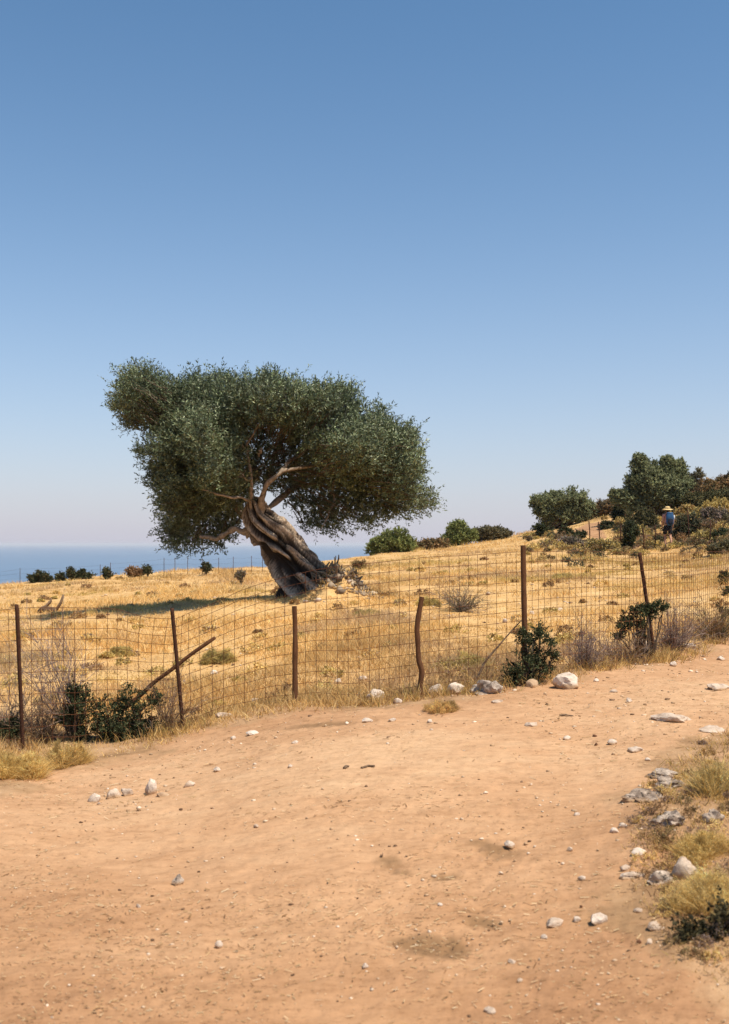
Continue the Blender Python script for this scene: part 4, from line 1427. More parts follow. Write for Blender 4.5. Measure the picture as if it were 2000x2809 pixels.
tuft("yellow_tuft", "dry tuft at the right edge above the bank ledges", "grass tuft", 1985, 2175, 90, 120, TUFT + GREYGREEN[1:], 4400, 0.004, 0.9, 6, "dry grass tufts", 11)
shrub("bank_shrub", "very dark low shrub at the bottom right corner of the bank", "shrub",
      [(1950, 2540, 55, 36), (1905, 2565, 36, 20), (2000, 2530, 55, 50), (1925, 2590, 26, 16)], float(ground_at(1940, 2606)[1]) + 0.12, [(0.018, 0.018, 0.010), (0.045, 0.040, 0.020), (0.085, 0.072, 0.034), (0.2, 0.15, 0.06)], (0.020, 0.011), 1.2, 0.9, 40, 0.05)
for k, (px, py, rx, ry, lab) in enumerate([
        (1295, 1835, 62, 62, "yellow green cushion plant behind the mesh left of the tall post"),
        (600, 1815, 52, 44, "yellow green cushion plant behind the tip of the leaning stake"),
        (330, 1800, 40, 34, "olive yellow cushion plant behind the mesh above the broad left shrub"),
        (1010, 1690, 40, 20, "flat yellowish tuft in the field right of the straight wooden post"),
        (1170, 1660, 44, 26, "yellowish tuft in the field above the crooked post"),
        (1545, 1590, 26, 16, "small olive tuft on the slope between the tall and last posts")]):
    tuft("cushion_plant", lab, "cushion plant", px, py, rx, ry, YELLOW + GREYGREEN[1:2], 1500, 0.008, 1.0, 10 + k, "cushion plants in the field", 8)

# dead stump in the field
st_y = ground_at(140, 1680)[1]
stump = thing("dead_stump", at(140, 1680, st_y), "small dead forked stump lying in the field above the first iron post", "stump")
g = Geo()
SL = np.array(stump.location)
for pts, r in [([(104, 1690), (112, 1672), (128, 1662), (138, 1648)], 0.06), ([(120, 1672), (140, 1674), (155, 1672), (166, 1655), (174, 1632)], 0.06),
               ([(128, 1662), (140, 1650), (141, 1640)], 0.035), ([(150, 1674), (160, 1690)], 0.03), ([(108, 1680), (118, 1668), (132, 1668), (150, 1670)], 0.07)]:
    P = np.array([at(a, b, st_y) for a, b in pts])
    g.tube(P, np.linspace(r, r * 0.45, len(P)), 7)
g.build("wood", M_STICK, stump, SL, True)

# ------------------------------------------------------------------ trees and scrub on the skyline
SK = "bushes along the skyline"


def far_bush(name, label, cat, blobs, Y, cols, seed, group=SK, trunk=False, leaf=None, dens=1.1, **kw):
    lf = leaf or (0.0017 * Y, 0.0010 * Y)
    return shrub(name, label, cat, blobs, Y, cols, lf, dens, 0.9, seed, 0.004 * Y, group=group, shoots_n=10, leaves_n=12, cl=0.30, **kw)


far_bush("round_bush", "rounded green bush on the skyline just right of the olive crown", "bush",
         [(1080, 1482, 48, 30), (1045, 1495, 34, 24), (1110, 1492, 34, 20), (1025, 1505, 18, 18)], 60, BRIGHT, 50, foot=1075)
far_bush("round_bush", "bright green round bush at the middle of the skyline", "bush",
         [(1256, 1456, 33, 27), (1262, 1475, 40, 18), (1238, 1480, 26, 14), (1290, 1470, 22, 16)], 68, BRIGHT, 51, foot=1260)
far_bush("round_bush", "low olive brown bush just right of the bright green skyline bush", "bush",
         [(1340, 1463, 42, 15), (1320, 1466, 26, 14), (1375, 1468, 26, 10)], 69, OLIVEB + GREYGREEN, 52, foot=1340)
far_bush("low_scrub", "low brown scrub on the skyline between the two green bushes", "bush",
         [(1140, 1503, 26, 8), (1175, 1497, 26, 9), (1205, 1492, 24, 8), (1085, 1510, 30, 8)], 63, BROWN + OLIVEB, 53, foot=1160)
far_bush("wind_bent_tree", "dark flat topped tree with leftward lobe on the hill crest", "tree",
         [(1565, 1380, 52, 40), (1520, 1375, 34, 28), (1480, 1378, 26, 18), (1497, 1402, 30, 22), (1600, 1392, 34, 26), (1590, 1412, 40, 18), (1545, 1412, 40, 20), (1508, 1435, 15, 24), (1622, 1405, 18, 10)], 66, MIDGREEN, 54, foot=1507, group=None, stem_r=0.14)
far_bush("hill_tree", "largest rounded green tree on the right hilltop above the walker", "tree",
         [(1800, 1312, 70, 50), (1758, 1285, 28, 30), (1845, 1300, 36, 34), (1870, 1325, 30, 28), (1745, 1330, 34, 30), (1740, 1372, 46, 32), (1800, 1360, 60, 36), (1850, 1365, 44, 30),
          (1755, 1262, 14, 16), (1830, 1268, 14, 16), (1865, 1280, 14, 14), (1800, 1335, 85, 46), (1710, 1358, 20, 14), (1688, 1362, 16, 12)], 58, MIDGREEN, 55, foot=1800, group=None, stem_r=0.12, dens=1.6)
far_bush("low_scrub", "sparse grey twiggy bush at the right side of the hilltop tree", "bush", [(1905, 1315, 16, 14), (1918, 1300, 7, 12)], 58, GREYGREEN, 56, dens=0.5)
HILL = [  # px, py, rx, ry, colours, label
    ([(1960, 1340, 60, 26), (2010, 1325, 40, 26), (1920, 1352, 36, 16)], BROWN + OLIVEB, "long brown green scrub mass at the right edge of the hilltop"),
    ([(1960, 1368, 50, 22), (1910, 1375, 34, 18), (2000, 1362, 30, 24)], DARKGREEN + OLIVEB, "dark green scrub under the brown mass on the hilltop"),
    ([(1885, 1372, 26, 18)], BROWN, "light brown dry bush between the hilltop tree and dark scrub"),
    ([(1968, 1394, 40, 19)], YELLOW, "large yellow cushion bush at the right edge of the slope"),
    ([(1978, 1418, 30, 16), (1945, 1412, 18, 12)], GREYGREEN + MAUVE, "grey bush just below the large yellow cushion"),
    ([(1915, 1414, 28, 15)], YELLOW + OLIVEB, "yellow cushion bush just right of the walker's backpack"),
    ([(1885, 1404, 24, 14)], BROWN + YELLOW, "tan cushion bush right of the walker's hat"),
    ([(1880, 1435, 34, 28), (1905, 1450, 34, 26), (1870, 1462, 26, 20)], GREYGREEN + DARKGREEN, "dark grey green bush beside the walker's shorts"),
    ([(1758, 1425, 36, 30), (1785, 1440, 20, 22)], OLIVEB + DARKGREEN, "dark brown bush left of the walker below the hilltop tree"),
    ([(1730, 1458, 18, 26), (1722, 1490, 12, 20)], DARKGREEN, "dark narrow bush running down the slope left of the walker"),
    ([(1695, 1415, 18, 20)], DARKGREEN, "dark bush at the upper end of the hill path"),
    ([(1668, 1444, 20, 6)], DARKGREEN, "flat dark scrub beside the hill path's bend"),
    ([(1550, 1462, 14, 12), (1562, 1468, 10, 8)], DARKGREEN, "small dark bush left of the hill path near the flat topped tree"),
    ([(1593, 1470, 12, 9)], DARKGREEN, "tiny dark round bush right at the hill path's lower end"),
    ([(1500, 1466, 12, 8), (1478, 1450, 12, 7)], DARKGREEN, "dark scrub at the foot of the flat topped tree"),
    ([(1672, 1392, 38, 15), (1640, 1402, 22, 8)], GREYGREEN + BROWN, "grey brown scrub on the crest between the two hill trees"),
    ([(1784, 1398, 13, 22)], BROWN, "reddish brown dry plant standing left of the walker's hat"),
    ([(1755, 1465, 32, 18)], YELLOW + OLIVEB, "yellow cushion bush on the slope left of the walker's legs"),
    ([(1715, 1440, 26, 14)], YELLOW + BROWN, "tan cushion bush between the hill path and dark bushes"),
    ([(1985, 1468, 24, 14)], DARKGREEN, "small dark green bush near the right edge below the yellow cushion"),
    ([(1950, 1445, 20, 16)], GREYGREEN + BROWN, "dull grey bush by the thin post near the right edge"),
    ([(1935, 1480, 34, 14)], YELLOW + OLIVEB, "yellowish low bush under the thin post near the right edge"),
    ([(1665, 1500, 34, 12), (1630, 1495, 24, 9)], YELLOW + GREYGREEN, "low yellow scrub on the slope below the hill path"),
    ([(1560, 1490, 30, 10), (1590, 1497, 24, 8)], GREYGREEN + MAUVE, "low grey scrub on the slope below the flat topped tree"),
    ([(1995, 1500, 22, 12), (1960, 1510, 20, 9)], GREYGREEN + OLIVEB, "low green grey scrub at the right edge above the mesh"),
]
for k, (blobs, cols, lab) in enumerate(HILL):
    pyb = max(b[1] + b[3] * 0.8 for b in blobs)
    Y = float(np.clip(ground_at(blobs[0][0], pyb)[1], 30, 66))
    far_bush("hill_scrub", lab, "bush", blobs, Y, cols, 60 + k, group="scrub on the right hillside")
LEFTSK = [(92, 1590, 7, 13, "knobbly dark shrub, first of the row on the sea edge"), (112, 1580, 8, 14, "taller dark shrub, second of the row on the sea edge"),
          (132, 1590, 14, 10, "wide dark shrub, third of the row on the sea edge"), (167, 1587, 9, 13, "two horned dark shrub, fourth of the row on the sea edge"),
          (198, 1575, 9, 14, "dark shrub with a knob, touching the roundest one on the sea edge"), (232, 1577, 20, 14, "roundest dark shrub in the row on the sea edge"),
          (294, 1572, 7, 10, "small brown shrub past the roundest one on the sea edge"), (370, 1570, 24, 6, "low brown scrub strip on the sea edge above the second post"),
          (566, 1555, 7, 5, "tiny dark shrub on the sea edge below the crown's low corner"), (405, 1564, 6, 6, "tiny brown shrub at the end of the low scrub strip")]
for k, (px, py, rx, ry, lab) in enumerate(LEFTSK):
    far_bush("sea_edge_shrub", lab, "shrub", [(px, py + 3, rx * 0.5, ry * 0.7), (px + rx * 0.45, py + ry * 0.55, rx * 0.5, ry * 0.45), (px - rx * 0.5, py - ry * 0.35, rx * 0.35, ry * 0.5)], 42.0, DARKGREEN + BROWN[:1] if k != 7 else BROWN, 100 + k, group="shrubs on the sea edge")
far_bush("field_scrub", "small dark weed patch in the field left of the olive trunk", "shrub", [(662, 1578, 12, 7)], 34, OLIVEB + MAUVE, 120, group=None)
far_bush("field_scrub", "dark weed patch in the field right of the olive's root mound", "shrub", [(985, 1553, 14, 7)], 42, OLIVEB + BROWN, 121, group=None)

# ------------------------------------------------------------------ far fences
ff = thing("sea_edge_fence", at(300, 1580, 43), "thin wire fence with slim posts on the sea edge of the field", "fence")
FL = np.array(ff.location)
tops = []
for px, h in [(-60, 1570), (55, 1558), (275, 1548), (303, 1543), (450, 1530), (480, 1530), (515, 1528), (555, 1531), (600, 1530), (640, 1527), (690, 1525), (720, 1527)]:
    c = ground_at(px, np.interp(px, [0, 400, 830], [1606, 1574, 1551]))
    y = min(c[1], 42.5)
    x = (px - 1000) / FPX * y
    z = height(x, y)[0]
    t = at(px, h, y)
    g = Geo()
    g.tube([np.array([x, y, z - 0.2]), t], 0.011, 5)
    g.build("far_post", M_RUST, ff, FL)
    tops.append((np.array([x, y, z]), t))
g = Geo()
for a, b in zip(tops[:-1], tops[1:]):
    for f in (0.35, 0.65, 0.92):
        p, q = a[0] + (a[1] - a[0]) * f, b[0] + (b[1] - b[0]) * f
        g.tube([p, (p + q) / 2 - np.array([0, 0, 0.03]), q], 0.002, 3, False)
g.build("far_wire", M_WIRE, ff, FL)['kind'] = 'stuff'

hf = thing("hillside_fence", ground_at(1700, 1500), "sparse rusty posts of a wire fence along the hillside before the walker", "fence")
HL = np.array(hf.location)
tops = []
for px, top, foot in [(1532, 1434, 1466), (1618, 1430, 1485), (1645, 1432, 1490), (1700, 1440, 1495), (1766, 1450, 1512), (1796, 1440, 1505), (1890, 1400, 1490), (1945, 1428, 1498)]:
    c = ground_at(px, foot)
    y = min(c[1], 55)
    x = (px - 1000) / FPX * y
    c = np.array([x, y, height(x, y)[0]])
    t = c + np.array([0.02 * (px % 7 - 3), 0, (foot - top) / FPX * y])
    g = Geo()
    g.tube([c - np.array([0, 0, 0.2]), (c + t) / 2 + np.array([0.02, 0, 0]), t], 0.028, 5)
    g.build("hill_post", M_RUST, hf, HL)
    tops.append((c, t))
g = Geo()
for a, b in zip(tops[:-1], tops[1:]):
    for f in (0.3, 0.6, 0.9):
        p, q = a[0] + (a[1] - a[0]) * f, b[0] + (b[1] - b[0]) * f
        g.tube([p, (p + q) / 2 - np.array([0, 0, 0.04]), q], 0.004, 3, False)
g.build("hill_wire", M_WIRE, hf, HL)['kind'] = 'stuff'

# ------------------------------------------------------------------ the walker
M_SKIN = simple_mat("skin", (0.42, 0.22, 0.14), (0.50, 0.28, 0.18), 6, 0.6, 0)
M_SHIRT = simple_mat("pink_shirt", (0.45, 0.22, 0.18), (0.52, 0.27, 0.22), 12, 0.9, 0.2)
M_SHORTS = simple_mat("black_shorts", (0.008, 0.008, 0.010), (0.02, 0.02, 0.022), 12, 0.9, 0.2)
M_HAT = simple_mat("straw_hat", (0.62, 0.42, 0.17), (0.74, 0.54, 0.25), 60, 0.8, 0.3, 200)
M_PACK = simple_mat("blue_pack", (0.018, 0.055, 0.13), (0.035, 0.12, 0.26), 5, 0.8, 0.2)
M_PACKD = simple_mat("dark_pack_trim", (0.01, 0.015, 0.03), (0.02, 0.03, 0.05), 8, 0.8, 0)
M_BOTTLE = simple_mat("white_bottle", (0.75, 0.75, 0.75), (0.8, 0.8, 0.82), 5, 0.4, 0)
M_SHOE = simple_mat("shoe", (0.03, 0.025, 0.02), (0.06, 0.05, 0.04), 12, 0.9, 0)
M_HAIR = simple_mat("brown_hair", (0.03, 0.018, 0.01), (0.06, 0.035, 0.02), 20, 0.6, 0)


def skin_body(name, joints, edges, mat, parent, loc, root_i=0, sub=2):
    me = bpy.data.meshes.new(name)
    me.from_pydata([tuple(np.asarray(j[:3])) for j in joints], edges, [])
    o = bpy.data.objects.new(name, me)
    COL.objects.link(o)
    o.parent = parent
    md = o.modifiers.new("skin", 'SKIN')
    md.use_smooth_shade = True
    if not me.skin_vertices:
        bpy.context.view_layer.objects.active = o
    sv_ = me.skin_vertices[0].data
    for i, j in enumerate(joints):
        r = j[3] if isinstance(j[3], tuple) else (j[3], j[3])
        sv_[i].radius = r
        sv_[i].use_root = (i == root_i)
    sb = o.modifiers.new("sub", 'SUBSURF')
    sb.levels = sub
    sb.render_levels = sub
    me.materials.append(mat)
    return o


def lathe(g, prof, k=24, cen=(0, 0, 0), sx=1, sy=1, tilt=0.0, wav=0.0):
    prof = np.asarray(prof, float)
    th = np.arange(k) / k * 2 * np.pi
    rr = prof[:, 0][:, None]
    x = rr * np.cos(th) * sx
    y = rr * np.sin(th) * sy
    z = prof[:, 1][:, None] + wav * rr ** 2 * np.cos(2 * th)
    v = np.stack([x, y * math.cos(tilt) - z * math.sin(tilt), y * math.sin(tilt) + z * math.cos(tilt)], -1).reshape(-1, 3) + np.asarray(cen)
    n = len(prof)
    i = np.arange(n - 1)[:, None] * k
    j = np.arange(k)[None]
    q = np.stack([i + j, i + (j + 1) % k, i + k + (j + 1) % k, i + k + j], -1).reshape(-1, 4)
    g.add(v, q)


def ell(g, cen, r, k=16, power=2.0):
    n = 12
    ph = np.linspace(-np.pi / 2, np.pi / 2, n)
    th = np.arange(k) / k * 2 * np.pi
    sg = lambda a: np.sign(a) * np.abs(a) ** (2 / power)
    x = sg(np.cos(ph))[:, None] * sg(np.cos(th))[None] * r[0]
    y = sg(np.cos(ph))[:, None] * sg(np.sin(th))[None] * r[1]
    z = (sg(np.sin(ph))[:, None] + 0 * th[None]) * r[2]
    v = np.stack([x, y, z], -1).reshape(-1, 3) + np.asarray(cen)
    i = np.arange(n - 1)[:, None] * k
    j = np.arange(k)[None]
    g.add(v, np.stack([i + j, i + (j + 1) % k, i + k + (j + 1) % k, i + k + j], -1).reshape(-1, 4))


def build_walker():
    y = 46.0
    x = (1832 - 1000) / FPX * y
    loc = np.array([x, y, height(x, y)[0]])
    want_top = at(1825, 1390, y)[2]
    root = thing("person", loc, "walker seen from behind in straw hat, black shorts and blue backpack on the hillside", "person")
    H = want_top - loc[2]
    sc = H / 1.78
    root.scale = (sc, sc, sc)
    print("walker height", H)
    J = [(0, 0, 0.95, (0.15, 0.11)), (0, 0.01, 1.12, (0.135, 0.10)), (0, 0.02, 1.30, (0.155, 0.105)), (0, 0.03, 1.43, (0.12, 0.085)), (0, 0.04, 1.50, 0.055), (0, 0.055, 1.57, 0.06), (0, 0.06, 1.64, (0.078, 0.095)), (0, 0.055, 1.71, 0.07),
         # arms
         (-0.17, 0.02, 1.41, 0.062), (-0.23, -0.02, 1.16, 0.046), (-0.22, 0.10, 0.95, 0.036), (-0.215, 0.14, 0.87, 0.038),
         (0.17, 0.02, 1.41, 0.062), (0.24, -0.06, 1.17, 0.046), (0.23, 0.02, 0.95, 0.036), (0.225, 0.05, 0.87, 0.038),
         # legs, mid stride
         (-0.095, 0.0, 0.86, 0.10), (-0.10, 0.10, 0.50, 0.062), (-0.10, 0.06, 0.28, 0.056), (-0.10, 0.02, 0.09, 0.04), (-0.105, 0.14, 0.045, 0.038),
         (0.095, 0.0, 0.86, 0.10), (0.10, -0.02, 0.49, 0.062), (0.10, -0.16, 0.28, 0.056), (0.10, -0.22, 0.12, 0.04), (0.105, -0.11, 0.045, 0.038)]
    E = [(0, 1), (1, 2), (2, 3), (3, 4), (4, 5), (5, 6), (6, 7), (3, 8), (8, 9), (9, 10), (10, 11), (3, 12), (12, 13), (13, 14), (14, 15),
         (0, 16), (16, 17), (17, 18), (18, 19), (19, 20), (0, 21), (21, 22), (22, 23), (23, 24), (24, 25)]
    # fingers
    for s, hb in ((-1, 11), (1, 15)):
        hx, hy, hz = J[hb][:3]
        for q, (dx, L) in enumerate(((-0.028, 0.07), (-0.009, 0.085), (0.010, 0.08), (0.028, 0.062))):
            a = len(J)
            J.append((hx, hy + dx, hz - 0.045, 0.010))
            J.append((hx - s * 0.012, hy + dx, hz - 0.045 - L, 0.008))
            E += [(hb, a), (a, a + 1)]
        a = len(J)
        J.append((hx - s * 0.02, hy + 0.045, hz - 0.02, 0.011))
        J.append((hx - s * 0.025, hy + 0.06, hz - 0.06, 0.009))
        E += [(hb, a), (a, a + 1)]
    skin_body("body", J, E, M_SKIN, root, loc)
    # shirt, shorts, shoes, hair, hat
    skin_body("shirt", [(0, 0.0, 0.93, (0.165, 0.125)), (0, 0.01, 1.12, (0.15, 0.115)), (0, 0.02, 1.30, (0.17, 0.12)), (0, 0.03, 1.425, (0.13, 0.095)),
                        (-0.175, 0.02, 1.405, 0.072), (-0.215, -0.005, 1.25, 0.06), (0.175, 0.02, 1.405, 0.072), (0.22, -0.03, 1.25, 0.06)],
              [(0, 1), (1, 2), (2, 3), (3, 4), (4, 5), (3, 6), (6, 7)], M_SHIRT, root, loc)
    skin_body("shorts", [(0, 0.0, 1.02, (0.165, 0.125)), (0, 0, 0.90, (0.18, 0.135)), (-0.10, 0.02, 0.78, 0.118), (-0.105, 0.085, 0.55, 0.105), (0.10, 0.0, 0.78, 0.118), (0.105, -0.02, 0.55, 0.105)],
              [(0, 1), (1, 2), (2, 3), (1, 4), (4, 5)], M_SHORTS, root, loc)
    for s in (-1, 1):
        g = Geo()
        if s < 0:
            ell(g, (-0.103, 0.075, 0.05), (0.05, 0.14, 0.05))
        else:
            ell(g, (0.103, -0.155, 0.065), (0.05, 0.14, 0.05))
        o = g.build("shoe", M_SHOE, root, smooth_shade=True)
    g = Geo()
    ell(g, (0, 0.035, 1.63), (0.092, 0.10, 0.115))
    g.build("hair", M_HAIR, root, smooth_shade=True)
    g = Geo()
    prof = [(0.001, 1.80), (0.06, 1.797), (0.10, 1.775), (0.112, 1.74), (0.115, 1.695), (0.15, 1.682), (0.20, 1.668), (0.235, 1.650), (0.236, 1.640), (0.20, 1.652), (0.14, 1.668), (0.10, 1.672)]
    lathe(g, prof, 28, (0, 0.045, 0), 1, 1.05, wav=0.25)
    hat = g.build("straw_hat", M_HAT, root, smooth_shade=True)
    g = Geo()
    lathe(g, [(0.117, 1.700), (0.1185, 1.702), (0.1175, 1.728), (0.115, 1.730)], 28, (0, 0.045, 0), 1, 1.05)
    g.build("hat_band", M_PACKD, hat, smooth_shade=True)
    # backpack: a thing the walker carries
    bl = loc + np.array([0.035, -0.14, 1.0]) * sc
    pk = thing("backpack", bl, "blue backpack with white bottle in its side pocket on the walker's back", "backpack")
    pk.scale = (sc, sc, sc)
    g = Geo()
    ell(g, (0, -0.06, 0.22), (0.165, 0.105, 0.285), 24, 3.2)
    bag = g.build("bag", M_PACK, pk, smooth_shade=True)
    g = Geo()
    ell(g, (0.0, -0.13, 0.13), (0.125, 0.055, 0.15), 20, 3.0)
    g.build("front_pocket", M_PACKD, bag, smooth_shade=True)
    g = Geo()
    ell(g, (0, -0.055, 0.47), (0.15, 0.10, 0.06), 20, 2.6)
    g.build("top_flap", M_PACK, bag, smooth_shade=True)
    g = Geo()
    lathe(g, [(0.001, 0.0), (0.034, 0.0), (0.036, 0.14), (0.02, 0.175), (0.018, 0.20), (0.001, 0.20)], 14, (0.19, -0.05, 0.20))
    g.build("bottle", M_BOTTLE, pk, smooth_shade=True)
    for s in (-1, 1):
        g = Geo()
        g.tube([(s * 0.10, 0.02, 0.42), (s * 0.11, 0.16, 0.46), (s * 0.12, 0.265, 0.36), (s * 0.14, 0.24, 0.12), (s * 0.15, 0.05, 0.03)], 0.022, 6)
        g.build("strap", M_PACKD, bag, smooth_shade=True)


build_walker()


# ------------------------------------------------------------------ dry grass of the field, litter and pebbles
def blades(rng, base, h, w, cols, lean=0.35, seg=False):
    n = len(base)
    d = norm(rng.normal(size=(n, 3)) * np.array([lean, lean, 0.1]) + np.array([0, 0, 1.0]))
    side = norm(np.cross(d, rng.normal(size=(n, 3)))) * (w[:, None] * 0.5)
    p1 = base + d * h[:, None] * 0.6
    bend = rng.normal(size=(n, 3)) * np.array([1, 1, 0.25]) * (h[:, None] * 0.22)
    p2_ = p1 + d * h[:, None] * 0.4 + bend
    v = np.stack([base - side, base + side, p1 + side * 0.7, p1 - side * 0.7, p2_], 1).reshape(-1, 3)
    i = np.arange(n)[:, None] * 5
    return v, i + np.array([[0, 1, 2, 3]]), i + np.array([[3, 2, 4]]), cols


GOLD = np.array([(0.58, 0.35, 0.11), (0.76, 0.49, 0.175), (0.86, 0.60, 0.245), (0.92, 0.71, 0.37)])


def field_colour(x, y, n, rng):
    c = palette(n, GOLD, rng, 0.10)
    a = fbm(p2(x, y, 0.35), 3, 71)
    b = fbm(p2(x, y, 0.55), 3, 73)
    e = fbm(p2(x, y, 0.16), 2, 75)
    yl = palette(n, YELLOW, rng)
    mv = palette(n, MAUVE, rng) * 1.25
    br = palette(n, BROWN, rng)
    hill = smooth(4, 12, x) * 0.35
    near = 1 - smooth(12, 24, y)
    for mix, tgt, k in ((smooth(0.15, 0.6, a + hill + 0.15 * near), yl * np.array([0.85, 0.9, 0.75]), 0.75), (smooth(0.22, 0.65, b + hill * 0.6 + 0.18 * near), mv, 0.6), (smooth(0.25, 0.75, e + 0.15 * near), br, 0.5)):
        m = (mix * k * (0.4 + 0.6 * rng.random(n)))[:, None]
        c = c * (1 - m) + tgt * m
    return c


def field_grass():
    rng = np.random.default_rng(5)
    N = 64000
    s = rng.uniform(-0.46, 0.46, N)
    y = np.exp(rng.uniform(math.log(8.6), math.log(74), N))
    x = s * y
    k = (poly_dist(x, y, path_plan) < -0.12 - 0.25 * rng.random(N)) & (poly_dist(x, y, HILL_PATH) < 0)
    y0 = np.interp(s, SKY_S, SKY_Y)
    k &= y < y0 + 2.0
    den = fbm(p2(x, y, 0.8), 3, 81)
    k &= rng.random(N) < np.clip(0.55 + 0.8 * den, 0.08, 1)
    x, y = x[k], y[k]
    z = height(x, y)
    n = len(x)
    B = 9
    hh = (0.06 + 0.09 * rng.random(n)) * np.clip(1 + 1.1 * fbm(p2(x, y, 0.5), 3, 83), 0.35, 2.4)
    hh = hh * (1 - 0.55 * np.exp(-((x + 3.0) / 2.6) ** 2 - ((y - 20.5) / 2.6) ** 2))      # blades shortened by the tree so its ground shadow stays visible
    cx = np.repeat(x, B) + rng.normal(size=n * B) * 0.05 * (1 + np.repeat(y, B) * 0.03)
    cy = np.repeat(y, B) + rng.normal(size=n * B) * 0.05 * (1 + np.repeat(y, B) * 0.03)
    cz = np.repeat(z, B) - 0.01
    h = np.repeat(hh, B) * (0.5 + 0.8 * rng.random(n * B))
    w = 0.003 + 0.00042 * cy
    col = field_colour(cx, cy, n * B, rng)
    v, q, t, c = blades(rng, np.stack([cx, cy, cz], 1), h, w, col, 0.55)
    print("field blades", n * B)
    o = mesh_obj("dry_grass", v, [q, t], M_STRAW, cols=np.concatenate([c, c]))
    o['kind'] = 'stuff'
    o['label'] = "golden dry grass covering the field behind the fence"
    # taller straw along the foot of the fence, and the dry bank at the right
    N = 5200
    sg = rng.uniform(0, F_S[-1], N)
    x = np.interp(sg, F_S, F_X) + rng.normal(size=N) * 0.10
    y = np.interp(sg, F_S, F_Y) + rng.normal(size=N) * 0.16 - 0.05
    k = rng.random(N) < np.clip(0.35 + 0.9 * fbm(p2(x, y, 1.3), 2, 91), 0.05, 1)
    x, y = x[k], y[k]
    N2 = 13000
    x2 = rng.uniform(0.9, 4.6, N2)
    y2 = np.exp(rng.uniform(math.log(2.8), math.log(9.5), N2))
    k = (poly_dist(x2, y2, path_plan) < -0.02 - 0.12 * rng.random(N2)) & (x2 / y2 > 0.15) & (rng.random(N2) < np.clip(0.75 + 0.8 * fbm(p2(x2, y2, 1.8), 2, 93), 0.15, 1))
    x = np.concatenate([x, x2[k]])
    y = np.concatenate([y, y2[k]])
    z = height(x, y)
    n = len(x)
    B = 8
    cx = np.repeat(x, B) + rng.normal(size=n * B) * 0.025
    cy = np.repeat(y, B) + rng.normal(size=n * B) * 0.025
    base = np.stack([cx, cy, np.repeat(z, B) - 0.01], 1)
    h = (0.05 + 0.16 * rng.random(n * B) ** 1.6) * np.clip(np.repeat(y, B) / 9, 0.35, 1.0) * np.where(np.repeat(x / y, B) > 0.15, np.where(np.repeat(y, B) < 9.5, 0.6, 1), 1)
    w = 0.0022 + 0.00035 * cy
    col = palette(n * B, np.concatenate([BROWN, GOLD[:3], YELLOW[:2]]), rng)
    v, q, t, c = blades(rng, base, h, w, col, 0.6)
    o = mesh_obj("dry_weeds", v, [q, t], M_STRAW, cols=np.concatenate([c, c]))
    o['kind'] = 'stuff'
    o['label'] = "short dry weeds along the fence foot and the bank"


